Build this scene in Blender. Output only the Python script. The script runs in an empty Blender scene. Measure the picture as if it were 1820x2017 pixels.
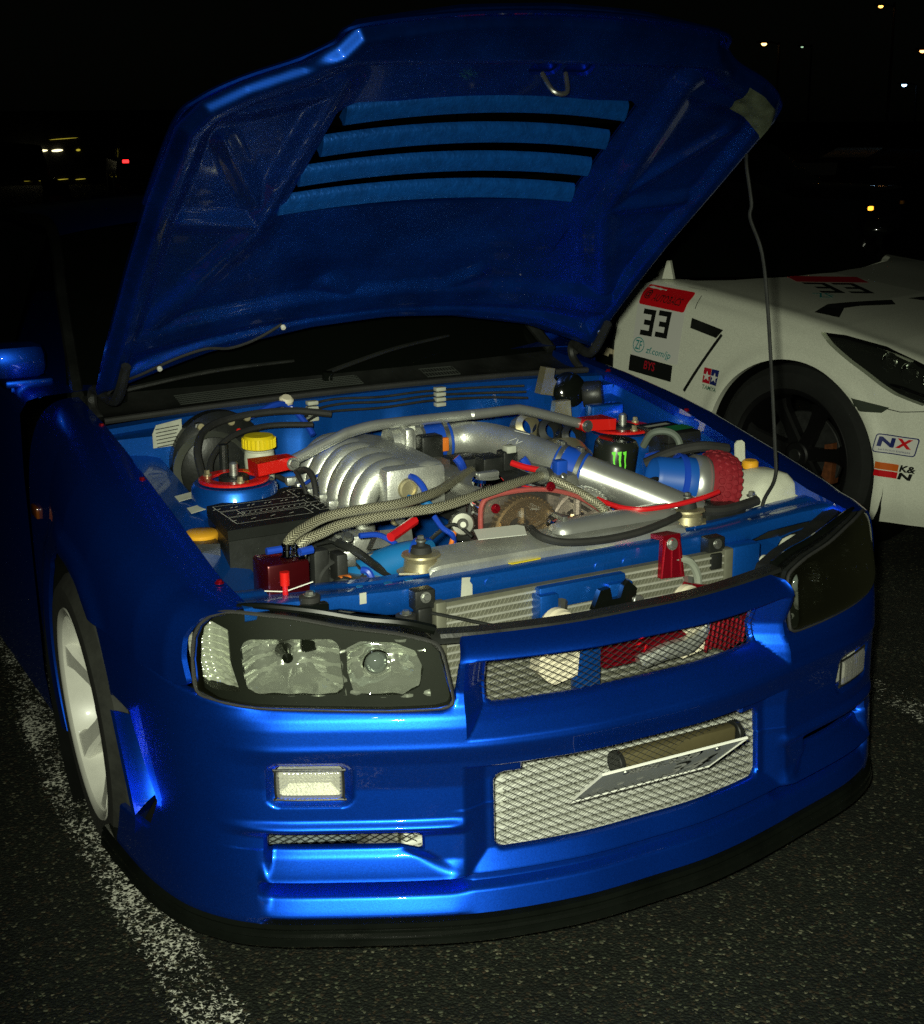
import bpy, bmesh, math, random
import numpy as np
from mathutils import Vector, Matrix

random.seed(7); np.random.seed(7)
scene = bpy.context.scene
col = scene.collection
R = math.radians

# ------------------------------------------------------------------ camera
cam_data = bpy.data.cameras.new('camera')
cam = bpy.data.objects.new('camera', cam_data); col.objects.link(cam)
_r = Vector((0.87780224, -0.47893157, -0.00936872))
_u = Vector((0.13540873, 0.22932654, 0.96388475))
_f = Vector((0.45948635, 0.8473688, -0.26615486))
CAM = Vector((-1.52504, -2.06960, 1.60857))
cam.matrix_world = Matrix(((_r.x, _u.x, -_f.x, CAM.x), (_r.y, _u.y, -_f.y, CAM.y), (_r.z, _u.z, -_f.z, CAM.z), (0, 0, 0, 1)))
cam_data.sensor_fit = 'HORIZONTAL'; cam_data.sensor_width = 36.0
cam_data.lens = 2787.08 / 1820 * 36.0
cam_data.clip_start = 0.05; cam_data.clip_end = 2000
scene.camera = cam

# ------------------------------------------------------------------ world: night sky
world = bpy.data.worlds.new('World'); scene.world = world; world.use_nodes = True
wn = world.node_tree.nodes; wl = world.node_tree.links
bg = wn['Background']
sky = wn.new('ShaderNodeTexSky'); sky.sky_type = 'NISHITA'; sky.sun_disc = False
sky.sun_elevation = R(25.0); sky.sun_rotation = R(200)          # moonlit haze over the town, far below daylight
hs_ = wn.new('ShaderNodeHueSaturation'); hs_.inputs['Saturation'].default_value = 0.25; wl.new(sky.outputs[0], hs_.inputs['Color'])
tn = wn.new('ShaderNodeMix'); tn.data_type = 'RGBA'; tn.blend_type = 'MULTIPLY'; tn.inputs[0].default_value = 1; tn.inputs[7].default_value = (.85, 1, .72, 1)
wl.new(hs_.outputs[0], tn.inputs[6]); wl.new(tn.outputs[2], bg.inputs[0]); bg.inputs[1].default_value = 0.00011

# the moon, very weak, and the camera's own flash (the photograph is lit by it)
sun_d = bpy.data.lights.new('moon', 'SUN'); sun_d.energy = 0.004; sun_d.angle = R(0.5); sun_d.color = (0.8, 0.9, 1.0)
sun = bpy.data.objects.new('moon', sun_d); col.objects.link(sun); sun.rotation_euler = (R(50), 0, R(-30))
fl_d = bpy.data.lights.new('camera_flash', 'SPOT'); fl_d.energy = 560; fl_d.shadow_soft_size = 0.026
fl_d.spot_size = R(60); fl_d.spot_blend = 1.0; fl_d.color = (0.95, 1.0, 0.76)
flash = bpy.data.objects.new('camera_flash', fl_d); col.objects.link(flash)
flash.location = CAM - _r * 0.048 + _u * 0.045
_aim = Vector((-0.02, 0.35, 0.42)) - flash.location
flash.rotation_euler = _aim.to_track_quat('-Z', 'Y').to_euler()

scene.view_settings.view_transform = 'Standard'; scene.view_settings.look = 'None'
scene.view_settings.exposure = 0.0; scene.view_settings.gamma = 1.0
scene.view_settings.use_curve_mapping = False
scene.cycles.max_bounces = 10; scene.cycles.transparent_max_bounces = 24
scene.cycles.sample_clamp_indirect = 2.0
scene.cycles.caustics_refractive = False; scene.cycles.caustics_reflective = False; scene.cycles.blur_glossy = 0.3
scene.cycles.use_denoising = False      # keep the sensor-like grain of a dim flash picture

# ------------------------------------------------------------------ materials
def new_mat(name):
    m = bpy.data.materials.new(name); m.use_nodes = True
    return m, m.node_tree.nodes, m.node_tree.links, m.node_tree.nodes['Principled BSDF']
def mat(name, c, rough=0.5, metal=0.0, coat=0.0, bump=0.0, bscale=60.0, var=0.0, vscale=9.0, spec=0.5, rvar=0.0, em=None, ems=0.0, alpha=1.0, trans=0.0, ior=1.45, sss=0.0):
    m, n, l, b = new_mat(name)
    b.inputs['Base Color'].default_value = (*c, 1); b.inputs['Roughness'].default_value = rough
    b.inputs['Metallic'].default_value = metal; b.inputs['Specular IOR Level'].default_value = spec
    b.inputs['Coat Weight'].default_value = coat; b.inputs['Coat Roughness'].default_value = 0.04
    b.inputs['Transmission Weight'].default_value = trans; b.inputs['IOR'].default_value = ior
    b.inputs['Alpha'].default_value = alpha
    if sss: b.inputs['Subsurface Weight'].default_value = sss; b.inputs['Subsurface Radius'].default_value = (.02, .02, .02)
    if em: b.inputs['Emission Color'].default_value = (*em, 1); b.inputs['Emission Strength'].default_value = ems
    tc = n.new('ShaderNodeTexCoord')
    if var or rvar:
        nz = n.new('ShaderNodeTexNoise'); nz.inputs['Scale'].default_value = vscale; nz.inputs['Detail'].default_value = 6; nz.inputs['Roughness'].default_value = .65
        l.new(tc.outputs['Object'], nz.inputs['Vector'])
        if var:
            mr = n.new('ShaderNodeMapRange'); mr.inputs[1].default_value = .3; mr.inputs[2].default_value = .7
            mr.inputs[3].default_value = 1 - var; mr.inputs[4].default_value = 1 + var
            l.new(nz.outputs['Fac'], mr.inputs[0])
            mx = n.new('ShaderNodeMix'); mx.data_type = 'RGBA'; mx.blend_type = 'MULTIPLY'; mx.inputs[0].default_value = 1
            mx.inputs[6].default_value = (*c, 1); l.new(mr.outputs[0], mx.inputs[7]); l.new(mx.outputs[2], b.inputs['Base Color'])
        if rvar:
            mr = n.new('ShaderNodeMapRange'); mr.inputs[1].default_value = .3; mr.inputs[2].default_value = .7
            mr.inputs[3].default_value = max(.02, rough - rvar); mr.inputs[4].default_value = min(1, rough + rvar)
            l.new(nz.outputs['Fac'], mr.inputs[0]); l.new(mr.outputs[0], b.inputs['Roughness'])
    if bump:
        nz = n.new('ShaderNodeTexNoise'); nz.inputs['Scale'].default_value = bscale; nz.inputs['Detail'].default_value = 3
        l.new(tc.outputs['Object'], nz.inputs['Vector'])
        bp = n.new('ShaderNodeBump'); bp.inputs['Strength'].default_value = bump; bp.inputs['Distance'].default_value = .002
        l.new(nz.outputs['Fac'], bp.inputs['Height']); l.new(bp.outputs[0], b.inputs['Normal'])
    return m
def paint(name, c, metal=.92, rough=.38, coat=1.0, dust=.06):
    # metallic car paint: flakes in the base, clear coat above, light dust and orange peel
    m, n, l, b = new_mat(name)
    tc = n.new('ShaderNodeTexCoord')
    vo = n.new('ShaderNodeTexVoronoi'); vo.inputs['Scale'].default_value = 900
    l.new(tc.outputs['Object'], vo.inputs['Vector'])
    mr = n.new('ShaderNodeMapRange'); mr.inputs[3].default_value = .72; mr.inputs[4].default_value = 1.3
    l.new(vo.outputs['Color'], mr.inputs[0])
    mx = n.new('ShaderNodeMix'); mx.data_type = 'RGBA'; mx.blend_type = 'MULTIPLY'; mx.inputs[0].default_value = 1
    mx.inputs[6].default_value = (*c, 1); l.new(mr.outputs[0], mx.inputs[7])
    l.new(mx.outputs[2], b.inputs['Base Color'])
    b.inputs['Metallic'].default_value = metal; b.inputs['Coat Weight'].default_value = coat
    nz = n.new('ShaderNodeTexNoise'); nz.inputs['Scale'].default_value = 14; nz.inputs['Detail'].default_value = 8; nz.inputs['Roughness'].default_value = .7
    l.new(tc.outputs['Object'], nz.inputs['Vector'])
    m2 = n.new('ShaderNodeMapRange'); m2.inputs[1].default_value = .35; m2.inputs[2].default_value = .7; m2.inputs[3].default_value = .012; m2.inputs[4].default_value = .012 + dust * .3
    l.new(nz.outputs['Fac'], m2.inputs[0]); l.new(m2.outputs[0], b.inputs['Coat Roughness'])
    b.inputs['Roughness'].default_value = rough
    n2 = n.new('ShaderNodeTexNoise'); n2.inputs['Scale'].default_value = 260; l.new(tc.outputs['Object'], n2.inputs['Vector'])
    bp = n.new('ShaderNodeBump'); bp.inputs['Strength'].default_value = .035; bp.inputs['Distance'].default_value = .002
    l.new(n2.outputs['Fac'], bp.inputs['Height']); l.new(bp.outputs[0], b.inputs['Normal'])
    return m
def clear_mat(name, tint=(1, 1, 1), fac=.06, rough=.02, mid=.0):
    # thin clear plastic or glass: light passes straight through, edges reflect
    m, n, l, b = new_mat(name); n.remove(b)
    out = n['Material Output']
    tr = n.new('ShaderNodeBsdfTransparent'); tr.inputs[0].default_value = (*tint, 1)
    gl = n.new('ShaderNodeBsdfGlossy'); gl.inputs['Roughness'].default_value = rough; gl.inputs[0].default_value = (1, 1, 1, 1)
    lw = n.new('ShaderNodeFresnel'); lw.inputs['IOR'].default_value = 1.45
    ad = n.new('ShaderNodeMath'); ad.operation = 'ADD'; ad.inputs[1].default_value = fac; ad.use_clamp = True; l.new(lw.outputs[0], ad.inputs[0])
    mx = n.new('ShaderNodeMixShader'); l.new(ad.outputs[0], mx.inputs[0]); l.new(tr.outputs[0], mx.inputs[1]); l.new(gl.outputs[0], mx.inputs[2])
    if mid:
        df = n.new('ShaderNodeBsdfDiffuse'); df.inputs[0].default_value = (*tint, 1)
        m3 = n.new('ShaderNodeMixShader'); m3.inputs[0].default_value = mid; l.new(mx.outputs[0], m3.inputs[1]); l.new(df.outputs[0], m3.inputs[2])
        l.new(m3.outputs[0], out.inputs[0])
    else: l.new(mx.outputs[0], out.inputs[0])
    return m
def haze_lens(name):
    # clear moulded lens with an olive glow mixed in as haze, stronger at grazing view
    m, n, l, b = new_mat(name); n.remove(b); out = n['Material Output']
    tr = n.new('ShaderNodeBsdfTransparent'); tr.inputs[0].default_value = (.95, .98, .92, 1)
    gl = n.new('ShaderNodeBsdfGlossy'); gl.inputs['Roughness'].default_value = .02
    fr = n.new('ShaderNodeFresnel'); fr.inputs['IOR'].default_value = 1.45
    mx = n.new('ShaderNodeMixShader'); l.new(fr.outputs[0], mx.inputs[0]); l.new(tr.outputs[0], mx.inputs[1]); l.new(gl.outputs[0], mx.inputs[2])
    df = n.new('ShaderNodeBsdfDiffuse'); df.inputs[0].default_value = (.75, .78, .42, 1)
    lw = n.new('ShaderNodeLayerWeight'); lw.inputs[0].default_value = .5
    pw = n.new('ShaderNodeMath'); pw.operation = 'POWER'; pw.inputs[1].default_value = 3.0; l.new(lw.outputs['Facing'], pw.inputs[0])
    mu = n.new('ShaderNodeMath'); mu.operation = 'MULTIPLY_ADD'; mu.inputs[1].default_value = .06; mu.inputs[2].default_value = .002; l.new(pw.outputs[0], mu.inputs[0])
    m3 = n.new('ShaderNodeMixShader'); l.new(mu.outputs[0], m3.inputs[0]); l.new(mx.outputs[0], m3.inputs[1]); l.new(df.outputs[0], m3.inputs[2]); l.new(m3.outputs[0], out.inputs[0])
    return m
def emit(name, c, s): return mat(name, c, em=c, ems=s)

M = {}
M['blue'] = paint('blue_paint', (.003, .070, .62), rough=.40)
M['blue_in'] = paint('blue_bay_paint', (.004, .10, .50), metal=.7, rough=.42, coat=.7, dust=.6)
M['blue_raw'] = mat('blue_raw_resin', (.005, .10, .46), .42, .6, bump=.8, bscale=120, var=.25, vscale=40)
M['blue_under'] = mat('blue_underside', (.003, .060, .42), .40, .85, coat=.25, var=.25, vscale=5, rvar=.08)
M['white_paint'] = paint('white_paint', (.76, .78, .66), metal=0, rough=.4, coat=1.0, dust=.3)
M['black'] = mat('black_plastic', (.012, .013, .012), .42, bump=.15, bscale=150, var=.3, rvar=.12)
M['black_gloss'] = mat('black_gloss', (.004, .005, .004), .12, coat=.8, var=.3)
M['liner'] = mat('liner_felt', (.004, .0045, .004), .9, spec=.05, var=.3)
M['rubber'] = mat('rubber', (.016, .016, .015), .75, bump=.3, bscale=90, var=.35)
M['dark'] = mat('dark_metal', (.02, .021, .02), .6, .3, var=.5, vscale=20)
M['alu'] = mat('cast_aluminium', (.64, .65, .60), .40, .80, bump=.28, bscale=240, var=.10, rvar=.08)
M['alu_pol'] = mat('polished_aluminium', (.60, .61, .58), .34, .82, var=.06, rvar=.07, vscale=4)
M['chrome'] = mat('chrome', (.82, .84, .80), .09, 1.0, rvar=.05)
M['zinc'] = mat('zinc_plate', (.52, .46, .28), .4, .8, var=.2, rvar=.1)
M['steel'] = mat('steel', (.42, .43, .40), .35, .9, var=.2, rvar=.1)
M['core'] = mat('core_fins', (.135, .135, .10), .55, .35, var=.15, vscale=30)
M['core_w'] = mat('intercooler_fins', (.72, .73, .66), .5, .15, var=.12, vscale=30)
M['red'] = mat('red_paint', (.62, .012, .008), .35, .1, coat=.5, var=.1)
M['red_ano'] = mat('red_anodised', (.30, .005, .016), .3, .7, var=.12, rvar=.08)
M['red_dark'] = mat('red_tank', (.06, .003, .005), .28, .55, coat=.3, var=.2)
M['red_tube'] = mat('red_tube', (.55, .012, .015), .25, coat=.5)
M['red_foam'] = mat('red_foam', (.20, .005, .012), .75, bump=.6, bscale=120, var=.25)
M['yellow'] = mat('yellow_cap', (.72, .55, .01), .4, var=.08)
M['orange_y'] = mat('amber_cap', (.68, .33, .02), .4, var=.08)
M['orange'] = mat('orange_plastic', (.62, .16, .02), .4)
M['silicone'] = mat('blue_silicone', (.008, .06, .42), .4, coat=.2)
M['silicone_l'] = mat('light_blue_hose', (.006, .13, .36), .5, var=.08)
M['blue_tube'] = mat('blue_tube', (.01, .05, .40), .3, coat=.3)
M['tank_w'] = mat('milky_plastic', (.55, .56, .46), .45, var=.12, vscale=14, sss=.3)
M['cream'] = mat('cream_horn', (.66, .60, .46), .45, var=.06)
M['label'] = mat('paper_label', (.38, .39, .33), .6, var=.15, vscale=40)
M['white_ink'] = mat('white_ink', (.72, .72, .66), .6)
M['green_ink'] = mat('green_ink', (.16, .75, .05), .5)
M['green_lbl'] = mat('green_label', (.01, .16, .05), .5)
M['lens'] = clear_mat('lamp_lens', (.95, .98, .92), .03, .02, .004)
M['lens_haze'] = haze_lens('olive_glow_lens')
M['lens_amb'] = clear_mat('lamp_lens_tint', (.98, .97, .9), .06, .12, .13)
M['smoke'] = clear_mat('clear_red_cover', (.80, .52, .50), .06, .06, .03)
M['glass'] = mat('dark_glass', (.003, .004, .003), .05, spec=.6, rvar=.0)
M['tail'] = mat('red_reflector', (.35, .01, .01), .2, coat=.6)

# ------------------------------------------------------------------ object helpers
def link(name, me, m, parent=None):
    o = bpy.data.objects.new(name, me); col.objects.link(o)
    if m is not None: me.materials.append(m)
    if parent is not None: o.parent = parent
    return o
def tag(o, label=None, cat=None, group=None, kind=None):
    if label: o['label'] = label
    if cat: o['category'] = cat
    if group: o['group'] = group
    if kind: o['kind'] = kind
    return o
def thing(name, label, cat, loc=(0, 0, 0), rz=0, group=None):
    o = bpy.data.objects.new(name, None); col.objects.link(o); o.empty_display_size = .1
    o.location = loc; o.rotation_euler = (0, 0, rz)
    return tag(o, label, cat, group)
def mesh(name, v, f, m, parent=None, smooth=True, angle=35):
    me = bpy.data.meshes.new(name)
    me.from_pydata([tuple(map(float, p)) for p in v], [], [tuple(int(i) for i in q) for q in f]); me.update()
    bm = bmesh.new(); bm.from_mesh(me); bmesh.ops.recalc_face_normals(bm, faces=bm.faces) if False else None
    bm.free()
    if smooth:
        me.shade_smooth()
        if angle: me.set_sharp_from_angle(angle=R(angle))
    return link(name, me, m, parent)
def spline(pts, n=8, closed=False):
    P = [np.array(p, float) for p in pts]
    if len(P) < 3: return np.array([P[0] + (P[1] - P[0]) * t for t in np.linspace(0, 1, n + 1)])
    out = []
    K = len(P); rng = range(K if closed else K - 1)
    for i in rng:
        if closed: a, b, c, d = P[i - 1], P[i], P[(i + 1) % K], P[(i + 2) % K]
        else: a, b, c, d = P[max(i - 1, 0)], P[i], P[i + 1], P[min(i + 2, K - 1)]
        for t in np.linspace(0, 1, n, endpoint=False):
            out.append(.5 * ((2 * b) + (c - a) * t + (2 * a - 5 * b + 4 * c - d) * t * t + (3 * b - a - 3 * c + d) * t ** 3))
    if not closed: out.append(P[-1])
    return np.array(out)
class MB:
    def __init__(s): s.v = []; s.f = []
    def add(s, v, f):
        b = len(s.v); s.v += [tuple(map(float, p)) for p in v]; s.f += [tuple(int(i) + b for i in q) for q in f]; return s
    def box(s, c, h, rot=None, bev=0.0):
        bm = bmesh.new(); bmesh.ops.create_cube(bm, size=2)
        for v in bm.verts: v.co = Vector((v.co.x * h[0], v.co.y * h[1], v.co.z * h[2]))
        if bev: bmesh.ops.bevel(bm, geom=bm.edges[:], offset=bev, segments=2, affect='EDGES', profile=.5)
        Rm = rot if rot is not None else Matrix.Identity(3)
        bm.verts.ensure_lookup_table()
        s.add([tuple(Rm @ v.co + Vector(c)) for v in bm.verts], [[v.index for v in f.verts] for f in bm.faces]); bm.free(); return s
    def tube(s, pts, r, seg=10, n=8, cap=True, smooth=True, tw=0):
        P = spline(pts, n) if smooth else np.array(pts, float)
        rr = np.interp(np.linspace(0, 1, len(P)), np.linspace(0, 1, len(r)), r) if hasattr(r, '__len__') else np.full(len(P), r)
        T = np.gradient(P, axis=0); T /= np.linalg.norm(T, axis=1)[:, None] + 1e-12
        up = np.array([0, 0, 1.]) if abs(T[0][2]) < .9 else np.array([1., 0, 0])
        nrm = np.cross(up, T[0]); nrm /= np.linalg.norm(nrm)
        V = []
        for i in range(len(P)):
            nrm = nrm - T[i] * (nrm @ T[i]); nrm /= np.linalg.norm(nrm); bn = np.cross(T[i], nrm)
            for k in range(seg):
                a = 2 * math.pi * k / seg + tw * i
                V.append(P[i] + rr[i] * (math.cos(a) * nrm + math.sin(a) * bn))
        F = [(i * seg + k, i * seg + (k + 1) % seg, (i + 1) * seg + (k + 1) % seg, (i + 1) * seg + k) for i in range(len(P) - 1) for k in range(seg)]
        if cap: F += [tuple(range(seg))[::-1], tuple((len(P) - 1) * seg + k for k in range(seg))]
        return s.add(V, F)
    def lathe(s, prof, o=(0, 0, 0), ax=(0, 0, 1), seg=24, arc=2 * math.pi, a0=0, ref=None):
        # prof: list of (radius, height along ax)
        ax = Vector(ax).normalized(); t = Vector(ref) if ref is not None else (Vector((1, 0, 0)) if abs(ax.x) < .9 else Vector((0, 1, 0)))
        e1 = (t - ax * t.dot(ax)).normalized(); e2 = ax.cross(e1); o = Vector(o)
        full = abs(arc - 2 * math.pi) < 1e-6; ns = seg if full else seg + 1
        V = []
        for (r, h) in prof:
            for k in range(ns):
                a = a0 + arc * k / seg; V.append(o + ax * h + (e1 * math.cos(a) + e2 * math.sin(a)) * r)
        F = []
        for i in range(len(prof) - 1):
            for k in range(seg):
                k2 = (k + 1) % ns; F.append((i * ns + k, i * ns + k2, (i + 1) * ns + k2, (i + 1) * ns + k))
        return s.add(V, F)
    def disc(s, c, ax, r, h, seg=20, bev=.15):
        b = min(r, h) * bev
        return s.lathe([(1e-5, 0), (r - b, 0), (r, b), (r, h - b), (r - b, h), (1e-5, h)], c, ax, seg)
    def prism(s, poly, d, o=(0, 0, 0), ex=(1, 0, 0), ey=(0, 1, 0)):
        ex, ey = Vector(ex), Vector(ey); ez = ex.cross(ey).normalized(); o = Vector(o); n = len(poly)
        lo = [o + ex * p[0] + ey * p[1] for p in poly]; hi = [p + ez * d for p in lo]
        F = [tuple(range(n))[::-1], tuple(range(n, 2 * n))] + [(i, (i + 1) % n, n + (i + 1) % n, n + i) for i in range(n)]
        return s.add(lo + hi, F)
    def grid(s, P):
        P = np.asarray(P); a, b = P.shape[:2]
        return s.add(P.reshape(-1, 3), [(i * b + j, i * b + j + 1, (i + 1) * b + j + 1, (i + 1) * b + j) for i in range(a - 1) for j in range(b - 1)])
    def hexbolt(s, c, ax, r, h, washer=True):
        if washer: s.disc(c, ax, r * 1.5, h * .35, 16)
        return s.lathe([(1e-5, h), (r * .85, h), (r, h * .8), (r, 0)], c, ax, 6)
    def build(s, name, m, parent=None, smooth=True, angle=35):
        return mesh(name, s.v, s.f, m, parent, smooth, angle)
def mirror_x(o, name=None, parent=None):
    me = o.data.copy(); bm = bmesh.new(); bm.from_mesh(me)
    for v in bm.verts: v.co.x = -v.co.x
    bmesh.ops.reverse_faces(bm, faces=bm.faces); bm.to_mesh(me); bm.free()
    c = bpy.data.objects.new(name or o.name.split('.')[0], me); col.objects.link(c); c.parent = parent if parent is not None else o.parent
    return c

def sd_rr(x, z, cx, cz, hx, hz, r):
    qx = np.abs(x - cx) - hx + r; qz = np.abs(z - cz) - hz + r
    return np.hypot(np.maximum(qx, 0), np.maximum(qz, 0)) + np.minimum(np.maximum(qx, qz), 0) - r
def sd_poly(x, z, poly):
    # signed distance, positive outside
    poly = np.asarray(poly, float); n = len(poly); d = np.full(x.shape, 1e9); ins = np.zeros(x.shape, bool)
    for i in range(n):
        a, b = poly[i], poly[(i + 1) % n]; e = b - a; L = e @ e + 1e-12
        t = np.clip(((x - a[0]) * e[0] + (z - a[1]) * e[1]) / L, 0, 1)
        d = np.minimum(d, np.hypot(x - a[0] - t * e[0], z - a[1] - t * e[1]))
        c = (a[1] > z) != (b[1] > z)
        with np.errstate(divide='ignore', invalid='ignore'): xi = a[0] + (z - a[1]) * e[0] / (e[1] if abs(e[1]) > 1e-12 else 1e-12)
        ins ^= c & (x < xi)
    return np.where(ins, -d, d)
def smooth01(t): t = np.clip(t, 0, 1); return t * t * (3 - 2 * t)
def clip_grid(S, Z, phi):
    # keeps phi > 0 of a regular grid, with clean cut edges; returns parameters, faces and the cut edges
    ns, nz = len(S), len(Z); ids = {}; par = []; faces = []; cuts = []
    def node(i, j):
        k = (i, j)
        if k not in ids: ids[k] = len(par); par.append((S[i], Z[j]))
        return ids[k]
    def cross(a, b):
        k = (a, b) if a < b else (b, a); kk = ('e',) + k
        if kk not in ids:
            (i, j), (p, q) = k; fa, fb = phi[i, j], phi[p, q]; t = min(max(fa / (fa - fb), .002), .998)
            ids[kk] = len(par); par.append((S[i] + (S[p] - S[i]) * t, Z[j] + (Z[q] - Z[j]) * t))
        return ids[kk]
    pos = phi > 0
    cnt = pos[:-1, :-1].astype(int) + pos[1:, :-1] + pos[1:, 1:] + pos[:-1, 1:]
    for i in range(ns - 1):
        for j in range(nz - 1):
            c = cnt[i, j]
            if c == 0: continue
            q = [(i, j), (i + 1, j), (i + 1, j + 1), (i, j + 1)]
            if c == 4: faces.append([node(*k) for k in q]); continue
            poly = []; cr = []
            for a, b in zip(q, q[1:] + q[:1]):
                if pos[a]: poly.append(node(*a))
                if pos[a] != pos[b]: e = cross(a, b); poly.append(e); cr.append((len(poly) - 1, pos[a]))
            if len(poly) >= 3: faces.append(poly)
            for n_, (ix, leaving) in enumerate(cr):
                if leaving: cuts.append((poly[ix], poly[(ix + 1) % len(poly)]))
    return np.array(par), faces, cuts
def sheet(name, S, Z, phi, pos, m, parent=None, wall=0.0, angle=40, wall_fn=None):
    par, faces, cuts = clip_grid(S, Z, phi)
    V = list(pos(par[:, 0], par[:, 1], 0.0)); F = [list(f) for f in faces]
    if wall and cuts:
        idx = {}; need = sorted({k for c in cuts for k in c})
        W = pos(par[need, 0], par[need, 1], -wall)
        for k, w in zip(need, W): idx[k] = len(V); V.append(w)
        for a, b in cuts: F.append([b, a, idx[a], idx[b]])
    return mesh(name, V, F, m, parent, True, angle)
# ------------------------------------------------------------------ ground: coarse asphalt with two worn bay lines
def asphalt_mat():
    m, n, l, b = new_mat('asphalt')
    tc = n.new('ShaderNodeTexCoord')
    vo = n.new('ShaderNodeTexVoronoi'); vo.inputs['Scale'].default_value = 150; l.new(tc.outputs['Object'], vo.inputs['Vector'])
    v2 = n.new('ShaderNodeTexVoronoi'); v2.inputs['Scale'].default_value = 240; l.new(tc.outputs['Object'], v2.inputs['Vector'])
    nz = n.new('ShaderNodeTexNoise'); nz.inputs['Scale'].default_value = 3.0; nz.inputs['Detail'].default_value = 8; l.new(tc.outputs['Object'], nz.inputs['Vector'])
    rp = n.new('ShaderNodeValToRGB'); e = rp.color_ramp.elements
    e[0].position = .0; e[0].color = (.003, .0045, .003, 1); e[1].position = 1; e[1].color = (.11, .105, .07, 1)
    for p, c in ((.50, (.0055, .0078, .005)), (.80, (.012, .015, .0095)), (.90, (.030, .020, .011)), (.96, (.042, .052, .032))):
        k = e.new(p); k.color = (*c, 1)
    sp = n.new('ShaderNodeSeparateColor'); l.new(vo.outputs['Color'], sp.inputs[0]); l.new(sp.outputs[0], rp.inputs[0])
    mr = n.new('ShaderNodeMapRange'); mr.inputs[1].default_value = .3; mr.inputs[2].default_value = .7; mr.inputs[3].default_value = .65; mr.inputs[4].default_value = 1.25
    l.new(nz.outputs['Fac'], mr.inputs[0])
    mx = n.new('ShaderNodeMix'); mx.data_type = 'RGBA'; mx.blend_type = 'MULTIPLY'; mx.inputs[0].default_value = 1
    l.new(rp.outputs[0], mx.inputs[6]); l.new(mr.outputs[0], mx.inputs[7]); l.new(mx.outputs[2], b.inputs['Base Color'])
    b.inputs['Roughness'].default_value = .8; b.inputs['Specular IOR Level'].default_value = .25
    a1 = n.new('ShaderNodeMath'); a1.operation = 'MULTIPLY_ADD'; a1.inputs[1].default_value = -1.0; a1.inputs[2].default_value = 1.0; l.new(vo.outputs['Distance'], a1.inputs[0])
    a2 = n.new('ShaderNodeMath'); a2.operation = 'MULTIPLY_ADD'; a2.inputs[1].default_value = -.45; l.new(v2.outputs['Distance'], a2.inputs[0]); l.new(a1.outputs[0], a2.inputs[2])
    bp = n.new('ShaderNodeBump'); bp.inputs['Strength'].default_value = 1.0; bp.inputs['Distance'].default_value = .0045
    l.new(a2.outputs[0], bp.inputs['Height']); l.new(bp.outputs[0], b.inputs['Normal'])
    return m
def worn_line_mat(name, width_axis=0, keep=.5, scale=70):
    # thermoplastic paint worn off the stones: what is left sits in patches
    m, n, l, b = new_mat(name); out = n['Material Output']
    tc = n.new('ShaderNodeTexCoord')
    wp = n.new('ShaderNodeTexNoise'); wp.inputs['Scale'].default_value = 60; l.new(tc.outputs['Object'], wp.inputs['Vector'])
    ad = n.new('ShaderNodeMix'); ad.data_type = 'RGBA'; ad.blend_type = 'ADD'; ad.inputs[0].default_value = .018
    l.new(tc.outputs['Object'], ad.inputs[6]); l.new(wp.outputs['Color'], ad.inputs[7])
    vo = n.new('ShaderNodeTexVoronoi'); vo.feature = 'DISTANCE_TO_EDGE'; vo.inputs['Scale'].default_value = scale; l.new(ad.outputs[2], vo.inputs['Vector'])
    nz = n.new('ShaderNodeTexNoise'); nz.inputs['Scale'].default_value = 95; nz.inputs['Detail'].default_value = 3; l.new(tc.outputs['Object'], nz.inputs['Vector'])
    n2 = n.new('ShaderNodeTexNoise'); n2.inputs['Scale'].default_value = 5; n2.inputs['Detail'].default_value = 3; l.new(tc.outputs['Object'], n2.inputs['Vector'])
    # keep paint where close to the gaps between stones and where noise is high; fade at the edges (v = 0..1 across)
    uv = n.new('ShaderNodeAttribute'); uv.attribute_name = 'across'
    ed = n.new('ShaderNodeMath'); ed.operation = 'PINGPONG'; ed.inputs[1].default_value = .5; l.new(uv.outputs['Fac'], ed.inputs[0])
    em = n.new('ShaderNodeMapRange'); em.inputs[1].default_value = 0; em.inputs[2].default_value = .22; em.inputs[3].default_value = -.30; em.inputs[4].default_value = 0; l.new(ed.outputs[0], em.inputs[0])
    s1 = n.new('ShaderNodeMath'); s1.operation = 'MULTIPLY_ADD'; s1.inputs[1].default_value = -1.05; l.new(vo.outputs['Distance'], s1.inputs[0]); l.new(nz.outputs['Fac'], s1.inputs[2])
    s2 = n.new('ShaderNodeMath'); s2.operation = 'MULTIPLY_ADD'; s2.inputs[1].default_value = .55; l.new(n2.outputs['Fac'], s2.inputs[0]); l.new(s1.outputs[0], s2.inputs[2])
    s3 = n.new('ShaderNodeMath'); s3.operation = 'ADD'; l.new(s2.outputs[0], s3.inputs[0]); l.new(em.outputs[0], s3.inputs[1])
    mr = n.new('ShaderNodeMapRange'); mr.inputs[1].default_value = keep - .02; mr.inputs[2].default_value = keep + .10; l.new(s3.outputs[0], mr.inputs[0])
    b.inputs['Base Color'].default_value = (.62, .62, .54, 1); b.inputs['Roughness'].default_value = .7
    bp = n.new('ShaderNodeBump'); bp.inputs['Strength'].default_value = .7; bp.inputs['Distance'].default_value = .004
    l.new(nz.outputs['Fac'], bp.inputs['Height']); l.new(bp.outputs[0], b.inputs['Normal'])
    tr = n.new('ShaderNodeBsdfTransparent'); mx = n.new('ShaderNodeMixShader')
    l.new(mr.outputs[0], mx.inputs[0]); l.new(tr.outputs[0], mx.inputs[1]); l.new(b.outputs[0], mx.inputs[2]); l.new(mx.outputs[0], out.inputs[0])
    return m
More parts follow.
